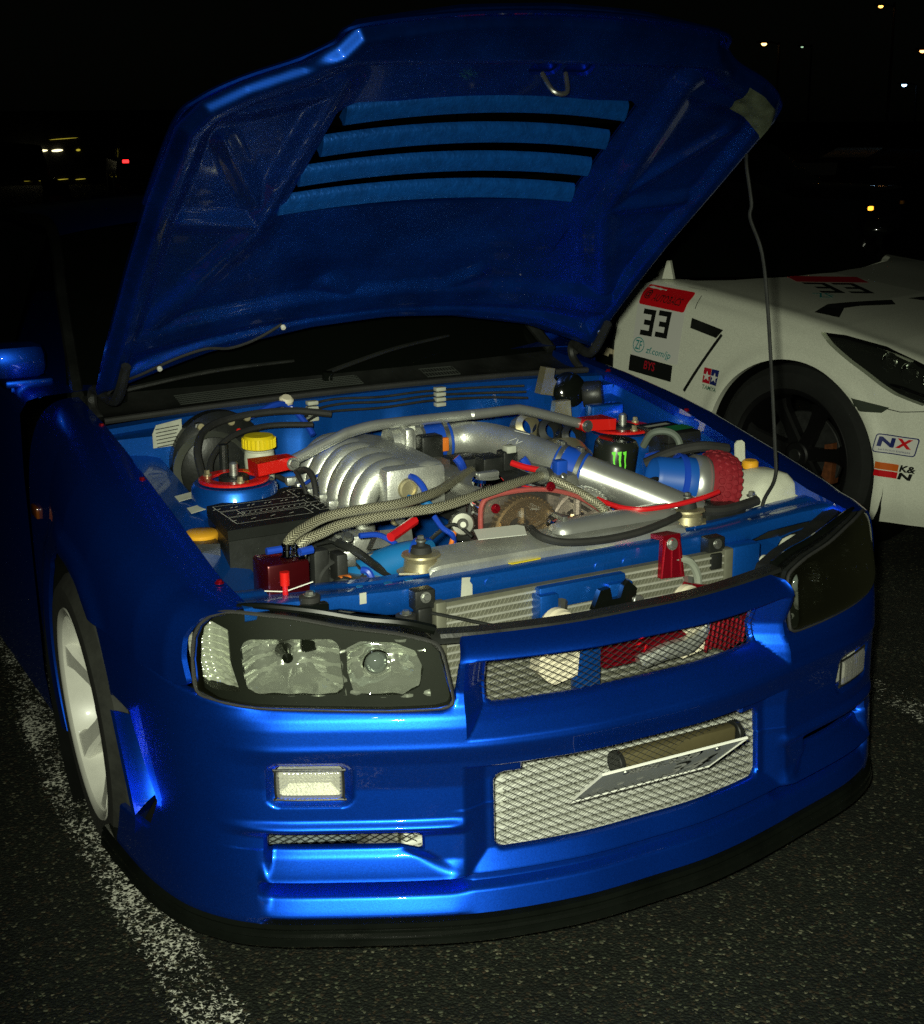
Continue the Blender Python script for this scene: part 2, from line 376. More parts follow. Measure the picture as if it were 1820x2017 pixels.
g = mesh('ground', [(-400, -60, 0), (400, -60, 0), (400, 700, 0), (-400, 700, 0)], [(0, 1, 2, 3)], asphalt_mat(), smooth=False); tag(g, kind='structure')
def bay_line(pts, w, m, name='bay_line'):
    P = np.array(pts, float); T = np.gradient(P, axis=0); T /= np.linalg.norm(T, axis=1)[:, None]; N = np.stack([-T[:, 1], T[:, 0]], 1)
    V = []; ac = []
    for p, q in zip(P, N):
        for t in (0, .25, .5, .75, 1): V.append((*(p + q * w * (t - .5)), .004)); ac.append(t)
    F = [(i * 5 + k, i * 5 + k + 1, i * 5 + k + 6, i * 5 + k + 5) for i in range(len(P) - 1) for k in range(4)]
    o = mesh(name, V, F, m, smooth=False)
    a = o.data.attributes.new('across', 'FLOAT', 'POINT'); a.data.foreach_set('value', ac)
    return tag(o, kind='structure')
M['worn'] = worn_line_mat('worn_road_paint', keep=.745, scale=105)
M['worn2'] = worn_line_mat('worn_road_paint_faint', keep=.80, scale=100)
bay_line([(-.848 + .085 * max(0, y - 1.3), y) for y in np.linspace(6, -1.2, 60)], .175, M['worn'])
bay_line([(1.36 + .05 * (y - .7), y) for y in np.linspace(7, -1.6, 30)], .16, M['worn2'])

# ------------------------------------------------------------------ the blue car
car = thing('sports_car', 'blue sports coupe with raised bonnet showing its engine', 'car')
PLAN = spline([(0, -.03), (.15, -.026), (.33, .008), (.50, .064), (.65, .126), (.74, .180), (.80, .245), (.84, .325), (.866, .440), (.879, .580), (.886, .72)], 24)
PS = np.concatenate([[0], np.cumsum(np.linalg.norm(np.diff(PLAN, axis=0), axis=1))]); SMAX = PS[-1]
PT = np.gradient(PLAN, axis=0); PT /= np.linalg.norm(PT, axis=1)[:, None]
def S_of_x(x): return np.interp(x, PLAN[:, 0], PS)
def S_of_y(y): return np.interp(y, PLAN[20:, 1], PS[20:])
def plan(s):
    a = np.abs(s); sg = np.where(s < 0, -1., 1.)
    x = np.interp(a, PS, PLAN[:, 0]); y = np.interp(a, PS, PLAN[:, 1])
    tx = np.interp(a, PS, PT[:, 0]); ty = np.interp(a, PS, PT[:, 1])
    return x * sg, y, ty * sg, -tx          # position and outward normal (nx, ny)
SHEAR = -.045
def shear(x): return SHEAR * x * smooth01((np.abs(x) - .30) / .35)
def place(s, z, off):
    x, y, nx, ny = plan(s); k = np.hypot(nx, ny)
    return np.stack([x + nx / k * off, y + ny / k * off + shear(x), z], -1)
_pz = np.array([.08, .10, .14, .154, .162, .172, .198, .205, .211, .226, .233, .243, .275, .325, .337, .345, .356, .42, .47, .492, .502, .512, .54, .558, .575, .60, .655, .70])
_po = np.array([-.04, -.036, -.030, -.004, .006, .002, -.010, -.030, -.062, -.064, .002, .014, -.004, -.010, .003, .005, -.007, -.011, -.005, .001, .003, .0005, -.003, -.009, -.020, -.026, -.008, -.003])
_zz = np.linspace(.08, .72, 641); _oo = np.interp(_zz, _pz, _po); _kk = np.exp(-.5 * (np.arange(-9, 10) / 2.2) ** 2); _oo = np.convolve(np.pad(_oo, 9, 'edge'), _kk / _kk.sum(), 'valid')
_so = np.interp(_zz, [.08, .10, .16, .24, .34, .45, .55, .64], [-.012, -.004, .004, .002, -.004, -.004, -.006, -.012])
OUTER = .715   # outer end of the front features
def bumper_off(s, z):
    a = np.abs(s); x, y, _, _ = plan(a)
    front = smooth01((.735 - x) / .022)
    fr2 = smooth01((.80 - x) / .10)
    o = np.interp(z, _zz, _oo); side = np.interp(z, _zz, _so)
    w = np.where(z < .30, front, fr2)
    plain = np.interp(z, [.08, .14, .16, .20, .212, .226, .24, .36, .5], [-.036, -.03, .004, -.010, -.030, -.032, .000, -.006, .003]); wm = smooth01((x - .365) / .05); o = np.where(z < .37, o * wm + plain * (1 - wm), o)
    o = o * w + side * (1 - w)
    # nose bar over the grille: front face rolls back at the top
    nose = smooth01((.40 - x) / .02)
    o = o - nose * .062 * np.clip((z - .660) / .042, 0, 1) ** 1.7
    # recess of the grille: sloping sill below, sloping cheeks, sharp brow above
    gx = np.clip((.382 - x) / .042, 0, 1); gz = np.clip((z - .514) / .048, 0, 1); br = np.clip((.664 - z) / .006, 0, 1)
    o = o - .046 * np.minimum(gx, gz) * br
    # recess round the lower intake
    ix = np.clip((.388 - x) / .045, 0, 1); iz = np.clip((z - .232) / .045, 0, 1); it = np.clip((.458 - z) / .012, 0, 1)
    o = o - .026 * np.minimum(np.minimum(ix, iz), it)
    # scoop beside it: bowl rising from the lip back to the slot, sharp outer wall
    t = np.clip((z - .243) / .054, 0, 1); inner = np.clip((x - (.372 + .085 * t)) / .055, 0, 1); outer = np.clip((.722 - x) / .010, 0, 1)
    o = o - (.019 * (t ** .6) + .004 * t) * smooth01(inner) * outer * np.clip((.335 - z) / .008, 0, 1)
    # lower wing ends in a step at its outer end
    o = o + np.where(z < .21, 1, 0) * 0
    # fog lamp dish
    d = sd_rr(x, z, .645, .430, .064, .038, .014); o = o - .012 * smooth01((.010 - d) / .012)
    return o
def bumper_phi(s, z):
    a = np.abs(s); x, y, _, _ = plan(a)
    ph = sd_rr(x, z, 0, .607, .332, .046, .014)
    ph = np.minimum(ph, sd_rr(x, z, 0, .350, .325, .076, .02))
    ph = np.minimum(ph, np.maximum(sd_rr(x, z, .095, .425, .175, .030, .016), -1))       # number plate notch
    ph = np.minimum(ph, sd_rr(x, z, .590, .3085, .130, .0155, .007))                       # slot
    ph = np.minimum(ph, sd_rr(x, z, .645, .430, .0575, .032, .010))                       # fog lamp
    side = np.hypot(y - .95, z - .33) - .372
    ph = np.minimum(ph, np.where(y > .3, side, 1))
    # side outlet behind the corner
    vent = sd_poly(y, z, [(.500, .482), (.60, .485), (.72, .40), (.72, .235), (.430, .262), (.395, .33)])
    ph = np.minimum(ph, np.where(x > .8, vent, 1))
    topz = np.interp(x, [0, .378, .390, .397, .404, .42, .62, .72, .775, .80, .84, .88], [.702, .700, .690, .60, .580, .570, .575, .579, .586, .592, .603, .620])
    ph = np.minimum(ph, (topz - z) * np.where((x > .375) & (x < .41), .35, 1))
    return ph
S = np.unique(np.concatenate([np.linspace(-SMAX, SMAX, 601)])); Z = np.linspace(.140, .702, 221)
SS, ZZ = np.meshgrid(S, Z, indexing='ij'); PHI = bumper_phi(SS, ZZ)
def bumper_pos(s, z, e):
    ph = bumper_phi(s, z); r = .006
    rd = np.where((ph < r) & (z < .66), r - np.sqrt(np.maximum(r * r - (r - np.clip(ph, 0, r)) ** 2, 0)), 0)
    return place(s, z, bumper_off(s, z) - rd + e)
bumper = sheet('front_bumper', S, Z, PHI, bumper_pos, M['blue'], car, wall=.007, angle=30)

# black splitter under the bumper: three stepped edges
def sweep_plan(prof, s0, s1, n, base=None):
    s = np.linspace(s0, s1, n); P = []
    for (off, z) in prof: P.append(place(s, np.full(n, z), np.full(n, off)))
    return np.array(P)
lp = [(-.10, .150), (-.012, .150), (.004, .148), (.010, .142), (.007, .137), (.012, .133), (.013, .126), (.009, .122), (.014, .118), (.016, .109), (.010, .104), (-.02, .103), (-.14, .110)]
MB().grid(sweep_plan(lp, -SMAX * .985, SMAX * .985, 240)).build('front_splitter', M['black_gloss'], car)

# outlet panels at the bumper's rear corners, dark mesh strip in front of each
Lt, Lb, Rt, Rb = (np.array(p) for p in ((-.897, .545, .490), (-.892, .455, .302), (-.844, .562, .459), (-.837, .472, .333)))
P = []
for t in np.linspace(0, 1, 9):
    row = []
    for v in np.linspace(0, 1, 14):
        p = (Lb * (1 - v) + Lt * v) * (1 - t) + (Rb * (1 - v) + Rt * v) * t
        p = p + np.array([.0, .004, 0]) * math.sin(t * math.pi)
        row.append(p)
    P.append(row)
P = np.array(P); B_ = P + np.array([-.004, .010, 0])
vp_ = MB().grid(P).grid(B_); vp_.grid(np.array([P[0], B_[0]])).grid(np.array([P[:, 0], B_[:, 0]])).grid(np.array([P[:, -1], B_[:, -1]]))
vp_.grid(np.array([[Lb, Rb], [Lb + np.array([.02, .10, -.10]), Rb + np.array([-.01, .09, -.10])]]))
vp = vp_.build('outlet_fin', M['blue'], car, angle=50); mirror_x(vp)
mm = MB()
for k in range(20):
    v = k / 19; a0 = Rb * (1 - v) + Rt * v; b0 = a0 + np.array([.030, -.045, .004])
    mm.tube([a0, b0 + np.array([0, -.004, .010])], .0016, 4, 1, smooth=False); mm.tube([a0 + np.array([0, 0, .010]), b0], .0016, 4, 1, smooth=False)
vm = mm.build('outlet_mesh', M['black'], car); mirror_x(vm)
bk = MB().grid(np.array([[(-.80, .47 + .08 * v, .27 + .2 * v) for v in np.linspace(0, 1, 5)], [(-.80, .68, .27 + .2 * v) for v in np.linspace(0, 1, 5)]])).build('outlet_duct', M['liner'], car); mirror_x(bk)

# ---- expanded-metal mesh behind the openings
def diamond_mesh(name, x0, x1, z0, z1, ypos, px, pz, r, m, lean=0.0, curve=True):
    b = MB()
    def pt(x, z):
        y = np.interp(abs(x), PLAN[:170, 0], PLAN[:170, 1]) if curve else 0
        return (x, y + ypos + float(shear(np.array(x))), z)
    sl = pz / px
    for sgn in (1, -1):
        c0 = -60
        for c in range(-80, 120):
            # line z = z0 + sgn*sl*(x - xc)
            xc = x0 + c * px
            if sgn > 0: xa, xb = xc, xc + (z1 - z0) / sl
            else: xa, xb = xc, xc - (z1 - z0) / sl
            pts = []
            for t in np.linspace(0, 1, 9):
                x = xa + (xb - xa) * t; z = z0 + (z1 - z0) * t
                if x0 <= x <= x1: pts.append(pt(x, z))
            if len(pts) >= 2: b.tube(pts, r, 4, 1, smooth=False, cap=False)
    return b.build(name, m, car, smooth=False)
diamond_mesh('grille_mesh', -.333, .333, .560, .655, .066, .0225, .0125, .0007, M['black'])
diamond_mesh('intake_mesh', -.327, .327, .272, .457, .046, .0205, .0122, .00065, M['black'])
sm = diamond_mesh('slot_mesh', -.735, -.44, .288, .335, .060, .0180, .0110, .0008, M['black']); mirror_x(sm)

bkp = MB().box((-.60, .285, .30), (.15, .01, .05), Matrix.Rotation(R(-24), 3, 'Z')).build('slot_backing', mat('grey_liner', (.16, .19, .20), .5, .2, var=.5, vscale=30), car); mirror_x(bkp)
# ---- lamps in the bumper
def lens_patch(name, xs, zs, off, bulge, m, parent, ribs=0):
    n = 46; k = 20; x = np.linspace(xs[0], xs[1], n); z = np.linspace(zs[0], zs[1], k); XX, ZZ2 = np.meshgrid(x, z, indexing='ij')
    cx, cz = (xs[0] + xs[1]) / 2, (zs[0] + zs[1]) / 2; hx, hz = abs(xs[1] - xs[0]) / 2, (zs[1] - zs[0]) / 2
    s = np.sign(XX) * S_of_x(np.abs(XX)); e = np.minimum(np.clip((hx - np.abs(XX - cx)) / .008, 0, 1), np.clip((hz - np.abs(ZZ2 - cz)) / .008, 0, 1))
    o = off + bulge * np.sqrt(np.clip(1 - (1 - e) ** 2, 0, 1))
    if ribs: o = o + .0008 * np.sin(XX * ribs) + .0005 * np.sin(ZZ2 * ribs)
    return MB().grid(place(s, ZZ2, o)).build(name, m, parent)
fogr = mat('lamp_reflector', (.50, .51, .46), .5, .5, bump=.8, bscale=260, var=.05)
fs = np.linspace(S_of_x(.585), S_of_x(.706), 60); fz_ = np.linspace(.392, .468, 36); FS, FZ = np.meshgrid(fs, fz_, indexing='ij')
def fog_sd(s_, z_, g=0.0): return -sd_rr(np.interp(s_, PS, PLAN[:, 0]), z_, .645, .430, .0555 + g, .0300 + g, .011)
for sx in (-1, 1):
    def fpos(s_, z_, e, sx=sx):
        d = np.clip(fog_sd(s_, z_) / .012, 0, 1); x = np.interp(s_, PS, PLAN[:, 0])
        return place(sx * s_, z_, -.014 + .009 * np.sqrt(np.clip(1 - (1 - d) ** 2, 0, 1)) + .0007 * np.sin(x * 900) + .0005 * np.sin(z_ * 900) + e)
    lens = sheet('fog_lamp', fs, fz_, fog_sd(FS, FZ), fpos, M['lens_amb'], car)
    sheet('reflector', fs, fz_, fog_sd(FS, FZ), lambda s_, z_, e, sx=sx: place(sx * s_, z_, -.030 - .010 * np.clip(fog_sd(s_, z_) / .02, 0, 1) + .0012 * np.sin(np.interp(s_, PS, PLAN[:, 0]) * 1000) * np.sin(z_ * 800)), fogr, lens)
    ring_ = spline([(.7005, .405), (.696, .4005), (.594, .4005), (.5895, .405), (.5895, .455), (.594, .4595), (.696, .4595), (.7005, .455)], 3, True)
    ring_ = [place(np.array([sx * S_of_x(a_)]), np.array([b_]), np.array([-.011]))[0] for a_, b_ in ring_]
    MB().tube(ring_ + [ring_[0]], .0026, 6, 1, smooth=False).build('lamp_gasket', M['black'], lens)

# ---- headlamps: clear lens over black bezel, chrome reflectors, ribbed indicator
LENS = [(.799, .600), (.774, .588), (.718, .581), (.622, .577), (.506, .573), (.425, .574), (.403, .579), (.397, .590), (.401, .640), (.406, .676), (.420, .694), (.479, .711), (.562, .724), (.644, .742), (.733, .752), (.765, .742), (.782, .724), (.792, .700), (.7985, .660)]
LENS_S = [(S_of_x(x), z) for x, z in LENS]
def head_y(z): return .018 + .25 * (z - .575)
def hplace(s, z, dep):
    x, y, nx, ny = plan(s); return np.stack([x - np.sign(x) * dep * .25, y + head_y(z) + dep + shear(x), z], -1)
def head_pos(depth=0.0, sgn=-1, dome=.012):
    def f(s, z, e):
        d = -sd_poly(s, z, LENS_S); dm = dome * np.sqrt(np.clip(1 - (1 - np.clip(d / .03, 0, 1)) ** 2, 0, 1))
        return hplace(sgn * s, z, -dm + depth - e)
    return f
hs = np.linspace(S_of_x(.39), S_of_x(.803), 95); hz = np.linspace(.565, .758, 48); HS, HZ = np.meshgrid(hs, hz, indexing='ij')
HPHI = -sd_poly(HS, HZ, LENS_S)
M['bezel'] = mat('lamp_bezel', (.005, .006, .005), .5, spec=.12, var=.2)
refl = mat('lamp_chrome', (.88, .90, .84), .13, .86, rvar=.05)
ind_m = mat('indicator_reflector', (.84, .86, .76), .2, .7, bump=.3, bscale=100)
for sx in (-1, 1):
    pc = lambda x, z, d: Vector(hplace(np.array([sx * S_of_x(x)]), np.array([z]), np.array([d]))[0])
    hl = sheet('headlamp', hs, hz, HPHI, head_pos(0, sx), M['lens_haze'], car, wall=0)
    # black rim seal just outside the lens
    rim = [hplace(np.array([sx * s]), np.array([z]), np.array([.001]))[0] for s, z in spline([(a, b) for a, b in LENS_S], 4, True)]
    MB().tube(rim + [rim[0]], .0038, 6, 1, smooth=False, cap=False).build('lamp_seal', M['rubber'], hl)
    # bezel: black sheet with three openings
    def bez_phi(s, z):
        x = np.interp(s, PS, PLAN[:, 0]); ph = -sd_poly(s, z, LENS_S)
        ph = np.minimum(ph, sd_rr(x, z, .648, .647, .078, .050, .018))
        ph = np.minimum(ph, sd_poly(x, z, [(.436, .640), (.446, .672), (.478, .688), (.535, .692), (.558, .680), (.562, .640), (.556, .602), (.530, .594), (.476, .594), (.446, .608)]))
        ph = np.minimum(ph, sd_poly(x, z, [(.797, .618), (.797, .695), (.768, .728), (.742, .712), (.745, .650), (.737, .600), (.775, .602)]))
        return ph
    sheet('bezel', hs, hz, bez_phi(HS, HZ), head_pos(.020, sx, 0), M['bezel'], hl, wall=.03, angle=60)
    sheet('housing', hs, hz, HPHI, head_pos(.085, sx, 0), M['black'], hl, wall=-.075)
    # inner square main-beam bowl, faceted
    def bowl(name, cx, cz, hx, hzz, depth, m, n=18, facet=0, power=2.0):
        P = []
        for i in range(n + 1):
            row = []
            for j in range(n + 1):
                a = -1 + 2 * i / n; c = -1 + 2 * j / n; rr = max(abs(a), abs(c)) if power > 5 else min(1, math.hypot(a, c))
                d = .022 + depth * (1 - rr ** 2)
                if facet: d += facet * (math.sin(a * 11) * math.cos(c * 2.5) + .7 * math.sin(c * 13 + a * 3))
                row.append(pc(cx + a * hx, cz + c * hzz, d))
            P.append(row)
        return MB().grid(np.array([[tuple(q) for q in r] for r in P])).build(name, m, hl, smooth=True, angle=25)
    bowl('reflector', .648, .647, .080, .052, .060, refl, 30, .004, 9)
    c0 = pc(.655, .660, .072); c1 = pc(.655, .660, .030)
    MB().lathe([(1e-4, .045), (.010, .042), (.012, .02), (.018, 0)], c0, (c1 - c0), 16).build('bulb_shield', M['black_gloss'], hl)
    # low beam projector: chrome shroud, glass ball
    c0 = pc(.508, .640, .085); c1 = pc(.508, .640, .018); ax = (c1 - c0).normalized()
    bowl('reflector', .500, .642, .070, .052, .050, refl, 24, .004, 3)
    MB().lathe([(1e-4, .046), (.010, .0445), (.017, .040), (.021, .033), (.023, .024), (.024, .015)], c0, ax, 28).build('projector_ball', mat('projector_glass', (.25, .28, .28), .05, .6, coat=1), hl)
    MB().lathe([(.024, .026), (.027, .028), (.027, .034), (.024, .036)], c0, ax, 28).build('projector_ring', M['chrome'], hl)
    if sx > 0:   # far lamp only: added panel, olive glow put into its colour
        Ps = np.array([[tuple(pc(.70 + .092 * a, .602 + (.115 + .02 * a) * c, .014 + .010 * math.sin(c * 19) * math.sin(a * 23) * .35)) for c in np.linspace(0, 1, 40)] for a in np.linspace(0, 1, 40)])
        MB().grid(Ps).build('glow_panel', mat('olive_glow', (.17, .18, .09), .3, .25, bump=.5, bscale=60, var=.4, vscale=30), hl, angle=60)
        for (xx, zz, rr) in ((.775, .690, .006), (.770, .668, .009), (.755, .655, .005), (.735, .672, .006), (.728, .650, .007), (.700, .625, .005), (.690, .640, .004)):  # small chrome domes added to give the lamp glints
            cc = pc(xx, zz, .012); MB().lathe([(rr, 0), (rr * .8, rr * .6), (1e-4, rr)], cc, (-.5, -.8, .35), 12).build('glint_dome', M['chrome'], hl)
    # indicator: ribbed clear lamp
    P = np.array([[tuple(pc(.795 - .062 * a + (.006 * math.sin(c * 3.1)), .607 + .108 * c - .012 * a * (1 - c), .030 + .028 * (1 - (2 * a - 1) ** 2) + .004 * abs(math.sin(c * 28)) + .003 * abs(math.sin(a * 14)))) for c in np.linspace(0, 1, 70)] for a in np.linspace(0, 1, 30)])
    MB().grid(P).build('indicator', ind_m, hl, angle=60)

# ---- front wings
def zt(y): return np.interp(y, [.16, .24, .38, .60, .84, 1.02, 1.19, 1.35, 1.5], [.746, .757, .773, .824, .876, .906, .930, .944, .955])
def xi(y): return np.interp(y, [.16, .24, .38, .60, .84, 1.19, 1.5], [.690, .700, .706, .712, .714, .708, .700])
def xo(y): return np.interp(y, [.16, .18, .245, .325, .44, .58, .75, .95, 1.2, 1.5], [.722, .741, .801, .841, .867, .880, .888, .886, .854, .842])
def wing_pt(y, v, sx):
    # v 0..1: 0 inner flange, .12 inner edge, .12-.6 crown, .6-1 side
    Zt, Xi, Xo = zt(y), xi(y), xo(y); zs = .60
    t = np.clip((v - .10) / .52, 0, 1); th = t * math.pi / 2; n = 3.1
    x = Xi + (Xo - Xi) * np.sin(th) ** (2 / n); z = zs + (Zt - zs) * np.cos(th) ** (2 / n)
    # inner flange drops 25 mm
    z = np.where(v < .10, Zt - .026 * (1 - v / .10), z); x = np.where(v < .10, Xi - .006 * (1 - v / .10), x)
    q = np.clip((v - .62) / .38, 0, 1); z = np.where(v > .62, zs - .45 * q, z); x = np.where(v > .62, Xo - .015 * q * q, x)
    # blister line around the arch
    d = np.hypot(y - .95, z - .33); x = x + .012 * np.exp(-((d - .40) / .035) ** 2) * (v > .5)
    return np.stack([sx * x, y + shear(sx * x) * smooth01((.80 - y) / .5), z], -1)
wy = np.linspace(.18, 1.46, 150); wv = np.concatenate([np.linspace(0, .1, 4)[:-1], np.linspace(.1, .62, 46)[:-1], np.linspace(.62, 1, 36)])
WY, WV = np.meshgrid(wy, wv, indexing='ij')
for sx in (-1, 1):
    pts = wing_pt(WY, WV, sx); zz = pts[..., 2]; yy = pts[..., 1]; xx = np.abs(pts[..., 0])
    ph = np.hypot(yy - .95, zz - .33) - .368
    yh = np.interp(zz, [.58, .60, .63, .661, .70, .725, .742, .755, .80], [.255, .268, .276, .284, .286, .277, .264, .236, .18])
    ph = np.minimum(ph, (WY - yh) * .8)
    gap = np.interp(xx, [.70, .775, .80, .84, .88, .92], [.585, .592, .598, .609, .626, .64])
    ph = np.minimum(ph, np.where(yy < .75, zz - gap, 1))
    ph = np.where(WV < .1, np.minimum(1, WY - .24), ph)
    def wp(y, v, e, sx=sx):
        p = wing_pt(y, v, sx)
        if e: p = p + np.stack([-sx * np.full(len(p), abs(e)), 0 * y, 0 * y], -1)
        return p
    wing = sheet('front_wing', wy, wv, ph, wp, M['blue'], car, wall=.010, angle=50)
    # red fixing bolts along the inner edge
    for (bx, by) in ((.728, .385), (.735, .843), (.726, 1.192)):
        p = wing_pt(np.array([by]), np.array([.17]), sx)[0]
        MB().hexbolt((sx * bx * .985, by, zt(by) - .003), (0, 0, 1), .006, .007).build('wing_bolt', M['red_ano'], car)
    # arch liner
    MB().lathe([(.40, 0), (.40, .34)], (sx * .52, .95, .33), (sx, 0, 0), 40).build('arch_liner', M['liner'], car)

# ---- front wheels
tyre_m = mat('tyre_rubber', (.016, .017, .014), .8, bump=.4, bscale=70, var=.4, vscale=25)
whl_m = mat('white_wheel', (.62, .62, .56), .4, coat=.5, var=.12, vscale=6, rvar=.1)
def make_wheel(parent, R0=.325, w=.245, rim=.243, m=whl_m, spokes=6, disc='steel'):
    root = bpy.data.objects.new('wheel', None); col.objects.link(root); root.parent = parent
    h = w / 2     # axis along -x: outer face at +h
    ax = (-1, 0, 0)
    MB().lathe([(rim - .006, -h + .01), (rim + .02, -h), (R0 - .03, -h + .004), (R0 - .004, -h + .028), (R0, -h + .05), (R0, h - .05), (R0 - .004, h - .028), (R0 - .03, h - .004), (rim + .02, h), (rim - .006, h - .010)], (0, 0, 0), ax, 72).build('tyre', tyre_m, root)
    gr = MB()
    for k in range(3):
        off = -.05 + .05 * k
        gr.lathe([(R0 + .0008, off - .006), (R0 + .0012, off), (R0 + .0008, off + .006)], (0, 0, 0), ax, 72)
    gr.build('tread_groove', M['black'], root)
    MB().lathe([(rim - .012, -h + .02), (rim - .03, -h + .06), (rim - .028, h - .05), (rim - .018, h - .012), (rim - .010, h - .006), (rim, h - .004), (rim + .003, h - .008), (rim + .001, h - .014)], (0, 0, 0), ax, 72).build('rim', m, root)
    sp = MB()
    for k in range(spokes):
        a = 2 * math.pi * k / spokes + .3
        e = Vector((0, math.cos(a), math.sin(a))); t = Vector((0, -math.sin(a), math.cos(a))); o = Vector((-1, 0, 0))
        V = []
        for (rr, hw, dd) in ((.045, .030, h - .062), (.12, .024, h - .048), (.19, .027, h - .028), (.222, .040, h - .018)):
            for (q, w2) in ((-1, 0), (-.75, .012), (.75, .012), (1, 0)): V.append(e * rr + t * hw * q + o * (dd + w2 - .012))
            for q in (1, -1): V.append(e * rr + t * hw * q * .8 + o * (dd - .05))
        n = 6
        sp.add(V, [(i * n + j, i * n + (j + 1) % n, (i + 1) * n + (j + 1) % n, (i + 1) * n + j) for i in range(3) for j in range(n)])
    sp.disc((-(h - .09), 0, 0), ax, .052, .04, 28)
    sp.build('spokes', m, root)
    MB().disc((-(h - .06), 0, 0), ax, .027, .02, 24).build('hub_cap', M['black'], root)
    MB().disc((-.0, 0, 0), ax, .165, .022, 48).build('brake_disc', M[disc], root)
    return root
wl1 = make_wheel(car); wl1.location = (-.752, .955, .325); wl1.rotation_euler = (0, R(-2.5), R(-3))
def copy_tree(o, parent):
    c = o.copy(); col.objects.link(c); c.parent = parent
    for k in list(o.children): copy_tree(k, c)
    return c
for (x, y, s) in ((.752, .955, -1), (-.76, 3.62, 1), (.76, 3.62, -1)):
    w2 = copy_tree(wl1, car); w2.location = (x, y, .325); w2.rotation_euler = (0, 0, 0 if s == 1 else math.pi)
# ---- bonnet, raised about its rear hinge; built shut and swung open
HA = R(50.5); HY, HZ0 = 1.34, 1.005
def hood_z(x, y): return np.interp(y, [0, .08, .38, .60, .84, 1.02, 1.19, 1.34], [.690, .706, .774, .826, .878, .908, .932, .947]) + .035 * (1 - (x / .71) ** 2)
def hood_open(x, y, d):
    dy = y - HY; dz = hood_z(x, y) - d - HZ0
    return np.stack([x, HY + dy * math.cos(HA) + dz * math.sin(HA), HZ0 - dy * math.sin(HA) + dz * math.cos(HA)], -1)
HOUT = [(-.705, 1.30), (-.712, .60), (-.705, .36), (-.672, .295), (-.60, .245), (-.50, .200), (-.445, .160), (-.410, .118), (-.20, .088), (0, .080), (.20, .088), (.410, .118), (.445, .160), (.50, .200), (.60, .245), (.672, .295), (.705, .36), (.712, .60), (.705, 1.30), (.45, 1.19), (.2, 1.135), (0, 1.12), (-.2, 1.135), (-.45, 1.19)]
hx = np.linspace(-.715, .715, 300); hy = np.linspace(.075, 1.305, 262); HX, HYY = np.meshgrid(hx, hy, indexing='ij')
edge_d = -sd_poly(HX, HYY, HOUT)
VX0, VX1, VY0, VY1 = -.375, .325, .318, .668
def hood_in_off(x, y):
    # depth below the skin: pressed frame stands proud, pockets sit close to the skin
    ed = -sd_poly(x, y, HOUT)
    base = np.full(x.shape, .014)
    def rib(v): return np.clip(v, 0, 1)
    fr = smooth01((.080 - ed) / .034)                                           # rim
    fb = smooth01((.212 - y) / .034)                                            # front band
    rb = smooth01(1 - np.abs(y - (1.03 + .06 * (x / .6) ** 2)) / .055 + .35)                 # rear bar
    ax = np.abs(x)
    def seg(x0, y0, x1, y1, w):
        t = np.clip(((ax - x0) * (x1 - x0) + (y - y0) * (y1 - y0)) / ((x1 - x0) ** 2 + (y1 - y0) ** 2), 0, 1)
        d = np.hypot(ax - x0 - t * (x1 - x0), y - y0 - t * (y1 - y0)); return smooth01((w - d) / .055 + .5)
    dg = np.maximum.reduce([seg(.61, 1.04, .445, .73, .030), seg(.445, .73, .40, .25, .028), seg(.445, .70, .63, .66, .022), seg(.40, .28, .62, .33, .018), seg(.10, 1.02, .20, .95, .022), seg(.47, .62, .60, .40, .012)])
    r = np.maximum.reduce([fr, fb, rb * .85, dg * .62])
    d = base + .020 * r
    # shallow beads across the rim and front band
    d = d + .005 * fb * smooth01((np.abs(np.sin(x * 7.5 + .4)) - .965) / .035)
    # the front band is rolled, rising towards the leading edge
    d = np.where(y < .24, d * (1 - fb) + fb * (.040 * np.clip((y - .07) / .13, 0, 1) + .004), d)
    # outer rim returns to the skin
    d = d - .022 * (1 - smooth01(ed / .030))
    # long shallow dent in the middle panel
    d = d + .004 * np.exp(-((y - .84) / .05) ** 2) * (ax < .38)
    return d
def hphi(x, y, inner=True):
    ph = -sd_poly(x, y, HOUT)
    ph = np.minimum(ph, sd_poly(x, y, [(VX0 - .01, VY0 + .02), (VX0 + .03, VY0), (VX1 - .03, VY0 - .0), (VX1, VY0 + .02), (VX1 + .0, VY1), (VX0 - .03, VY1)]))
    if inner:
        ph = np.minimum(ph, sd_rr(x, y, .035, .225, .034, .020, .014)); ph = np.minimum(ph, sd_rr(x, y, .115, .225, .034, .020, .014))
    return ph
hood = sheet('bonnet', hx, hy, hphi(HX, HYY, False), lambda x, y, e: hood_open(x, y, 0 * x - e), M['blue'], car, wall=.006)
tag(hood, 'raised blue bonnet with louvred underside')
sheet('inner_frame', hx, hy, hphi(HX, HYY), lambda x, y, e: hood_open(x, y, hood_in_off(x, y) - e), M['blue_under'], hood, wall=-.010, angle=60)
